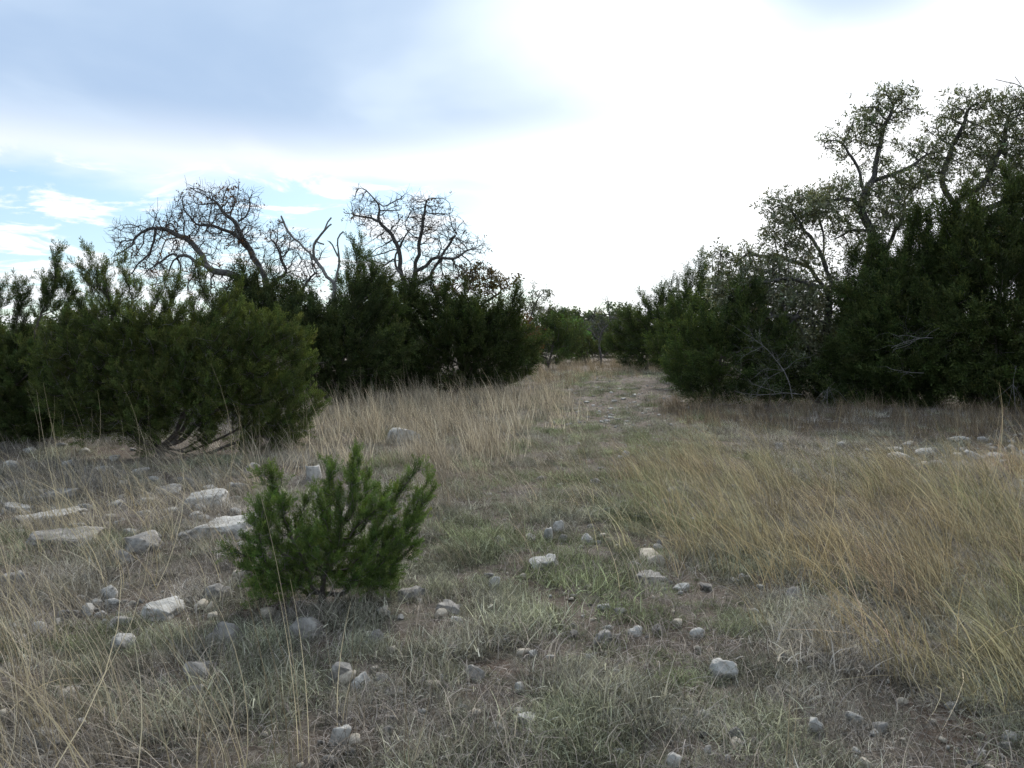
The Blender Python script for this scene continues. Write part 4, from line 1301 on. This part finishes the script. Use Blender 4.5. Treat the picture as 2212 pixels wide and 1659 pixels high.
gn = n2(xy, 0.75, 9.7) + 0.5 * n2(xy, 2.6, 4.4)
cx = xy[:, 0] - (0.13 * xy[:, 1] - 0.15)
track = np.exp(-(cx / (0.10 * xy[:, 1] + 0.7)) ** 2)
green = np.clip(0.22 + 0.6 * track + 0.8 * gn, 0, 1)[:, None]
br = rg.uniform(0.6, 1.3, (len(xy), 1)) * np.clip(1.0 + 0.8 * n2(xy, 3.4, 8.8), 0.5, 1.5)[:, None]
tint = ((1 - green) * np.array([[1.0, 0.97, 0.98]]) + green * np.array([[0.74, 0.86, 0.58]])) * br
hum = n2(xy, 2.3, 1.7)
size = (0.72 + 0.022 * xy[:, 1]) * rg.uniform(0.6, 1.3, len(xy)) * np.clip(0.9 + 1.5 * hum, 0.35, 1.9)
lay('short_grass', 'short curly grey green grass carpeting the track and clearing', PR_SHORT, xy, size, tint, rg, 3.1)
# flattened dead thatch
xy = field(16000, 2.0, 40, 1.35, rg)
grv = soft_inside('gravel', xy, rg, 0.02)
k = (rg.uniform(0, 1, len(xy)) < np.clip(0.6 + n2(xy, 1.1, 6.0), 0.1, 1)) & ~(grv & (rg.uniform(0, 1, len(xy)) < 0.8)) & clear_feet(xy, 0.8)
xy = xy[k]
tint = np.array([[0.92, 0.86, 0.86]]) * rg.uniform(0.55, 1.15, (len(xy), 1))
lay('dead_thatch', 'flattened grey brown dead grass thatch between the tufts', PR_THATCH, xy, (0.8 + 0.02 * xy[:, 1]) * rg.uniform(0.6, 1.3, len(xy)), tint, rg, 3.1)


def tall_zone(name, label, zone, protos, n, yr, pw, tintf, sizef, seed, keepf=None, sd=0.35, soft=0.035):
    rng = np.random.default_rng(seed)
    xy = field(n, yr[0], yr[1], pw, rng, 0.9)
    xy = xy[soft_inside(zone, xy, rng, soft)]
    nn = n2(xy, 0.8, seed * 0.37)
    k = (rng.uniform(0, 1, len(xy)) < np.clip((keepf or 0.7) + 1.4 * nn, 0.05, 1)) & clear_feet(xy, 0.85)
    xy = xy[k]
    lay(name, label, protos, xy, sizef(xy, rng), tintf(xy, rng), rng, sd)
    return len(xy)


tall_zone('tall_grass', 'tall wispy tan grass leaning left over the rocks in the left foreground', 'tall_left', PR_TALL, 3600, (1.9, 11.5), 1.0,
          lambda q, g: np.array([[0.98, 0.93, 0.88]]) * g.uniform(0.65, 1.15, (len(q), 1)), lambda q, g: (0.65 + 0.012 * q[:, 1]) * g.uniform(0.5, 1.2, len(q)), 911, 0.42, 0.5, 0.06)
tall_zone('straw_grass', 'thick band of pale straw grass in front of the dark left junipers', 'tall_mid', PR_STRAW, 6500, (8, 26), 0.8,
          lambda q, g: np.array([[1.13, 1.08, 0.99]]) * g.uniform(0.75, 1.25, (len(q), 1)), lambda q, g: (0.78 + 0.022 * np.maximum(q[:, 1] - 10, 0)) * g.uniform(0.6, 1.25, len(q)), 912, 0.75, 0.5)
tall_zone('thin_grass', 'thin brownish grass leaning left between the straw band and the track', 'thin_mid', PR_TALL, 4500, (5, 18), 0.9,
          lambda q, g: np.array([[0.95, 0.89, 0.80]]) * g.uniform(0.6, 1.15, (len(q), 1)), lambda q, g: g.uniform(0.5, 0.95, len(q)), 913, 0.55, 0.4)
tall_zone('golden_grass', 'golden tan grass bent to the left along the right side of the track', 'gold_right', PR_TALL, 5600, (3.4, 12.5), 0.8,
          lambda q, g: (np.array([[1.04, 1.0, 0.77]]) + n2(q, 0.7, 2.2)[:, None] * np.array([[-0.34, -0.10, -0.22]])) * g.uniform(0.6, 1.15, (len(q), 1)),
          lambda q, g: (0.86 + 0.012 * q[:, 1]) * g.uniform(0.5, 1.3, len(q)), 914, 0.6, 0.45, 0.06)
tall_zone('seed_stalks', 'loose pale seed stalks standing above the leaning grass left of the track', 'tall_left', PR_STALK, 2200, (2.2, 11), 1.0,
          lambda q, g: np.array([[0.95, 0.92, 0.84]]) * g.uniform(0.7, 1.1, (len(q), 1)), lambda q, g: g.uniform(0.6, 1.15, len(q)), 917, 0.5, 0.7)
tall_zone('golden_stalks', 'loose pale straw stalks standing above the golden grass right of the track', 'gold_right', PR_STALK, 4600, (3.4, 12), 0.9,
          lambda q, g: np.array([[0.95, 0.88, 0.70]]) * g.uniform(0.7, 1.1, (len(q), 1)), lambda q, g: g.uniform(0.6, 1.1, len(q)), 918, 0.5, 0.6)
tall_zone('far_grass', 'pale dry grass at the far end of the clearing', 'far_grass', PR_STRAW, 11000, (22, 70), 0.3,
          lambda q, g: np.array([[0.95, 0.84, 0.68]]) * g.uniform(0.65, 1.15, (len(q), 1)), lambda q, g: g.uniform(0.6, 1.25, len(q)), 915, 0.7, 0.5, 0.01)
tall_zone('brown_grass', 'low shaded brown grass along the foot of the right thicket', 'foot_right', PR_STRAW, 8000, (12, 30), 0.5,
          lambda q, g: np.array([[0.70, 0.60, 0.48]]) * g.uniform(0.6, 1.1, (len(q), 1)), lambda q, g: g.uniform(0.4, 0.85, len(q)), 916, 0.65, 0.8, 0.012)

# lone tall grass clumps that stand out in the foreground
STALKS = [
    (640, 1660, 9, .72, 'crossing yellow seed stalks rising in front of the smooth dark boulder', (-.28, 0, -.06)),
    (500, 1700, 12, .75, 'yellow green stalks fanning left from the front edge below the upright rock', (-.75, 0, -.1)),
    (250, 1560, 12, .62, 'tan stalks bending left over the flat stone in the front left grass', (-.7, 0, -.1)),
    (410, 1420, 10, .6, 'yellowish stalk clump between the leaning grey rock and large shaded boulder', (-.55, 0, -.05)),
    (330, 1020, 16, .62, 'bright straw clump at the foot of the broad juniper stems', (-.5, 0, -.05)),
    (870, 1690, 5, .5, 'few thin upright straws at the front of the track', (-.12, 0, 0)),
    (1700, 1690, 4, .38, 'pair of pale bent straws in front of the pale upright rock', (-.1, 0, 0)),
    (1990, 1520, 14, .5, 'flattened golden straws arching left over a sunk grey stone', (-1.3, 0, -.5)),
    (1370, 1270, 8, .6, 'leaning straws growing beside the cream flagstone', (-.9, 0, -.15)),
    (60, 1500, 14, .65, 'tan stalk clump leaning left near the dim boulder', (-.6, 0, -.05)),
    (760, 1560, 5, .45, 'sparse straws beside the rock with one white face', (.35, 0, -.05)),
]
for k, (x, y, n, h, lb, ln) in enumerate(STALKS):
    q = G(x, y)
    me = tuft(700 + k, n, h, 0.045, ln, 0.12, 0.0042, 7, M_STRAW, 0.16, 0.25)
    rt = thing('grass_clump', lb, 'grass clump', q)
    tag(scatter('blades', proto_set('clump%02d' % k, [me]), np.array([q]), np.zeros((1, 3)), np.ones(1), np.zeros(1, int), np.array([[1.0, .95, .8]]), rt, q), kind='stuff')

# pebbles
rp = np.random.default_rng(930)
PEB = proto_set('pebble', [rock_mesh(5000 + i, 'angular', ico(2), (M_ROCKP, M_ROCKW, M_ROCK)[i % 3], (1, 0.8, 0.55)) for i in range(9)])
xy = field(5200, 2.2, 20, 1.4, rp)
k = rp.uniform(0, 1, len(xy)) < np.clip(0.35 - 1.2 * n2(xy, 0.9, 3.1), 0, 1)
xy = xy[k]
xg = field(30000, 15, 45, 0.9, rp)
xg = xg[soft_inside('gravel', xg, rp, 0.02)][:520]
xb = field(16000, 9, 16, 0.9, rp, 1.0)
xb = xb[soft_inside('rock_band', xb, rp, 0.012)][:160]
allp = np.concatenate([xy, xg, xb])
s = np.concatenate([rp.lognormal(-3.35, 0.5, len(xy)), rp.lognormal(-3.2, 0.5, len(xg)), rp.lognormal(-2.4, 0.4, len(xb))])
pz = np.column_stack([allp, hgt(allp[:, 0], allp[:, 1]) + s * 0.1])
gv = scatter('gravel', PEB, pz, np.column_stack([rp.normal(0, .2, len(s)), rp.normal(0, .2, len(s)), rp.uniform(0, 6.3, len(s))]), s, rp.integers(0, 9, len(s)), np.ones((len(s), 3)))
tag(gv, 'scattered limestone pebbles and gravel on the bare soil', 'gravel', kind='stuff')
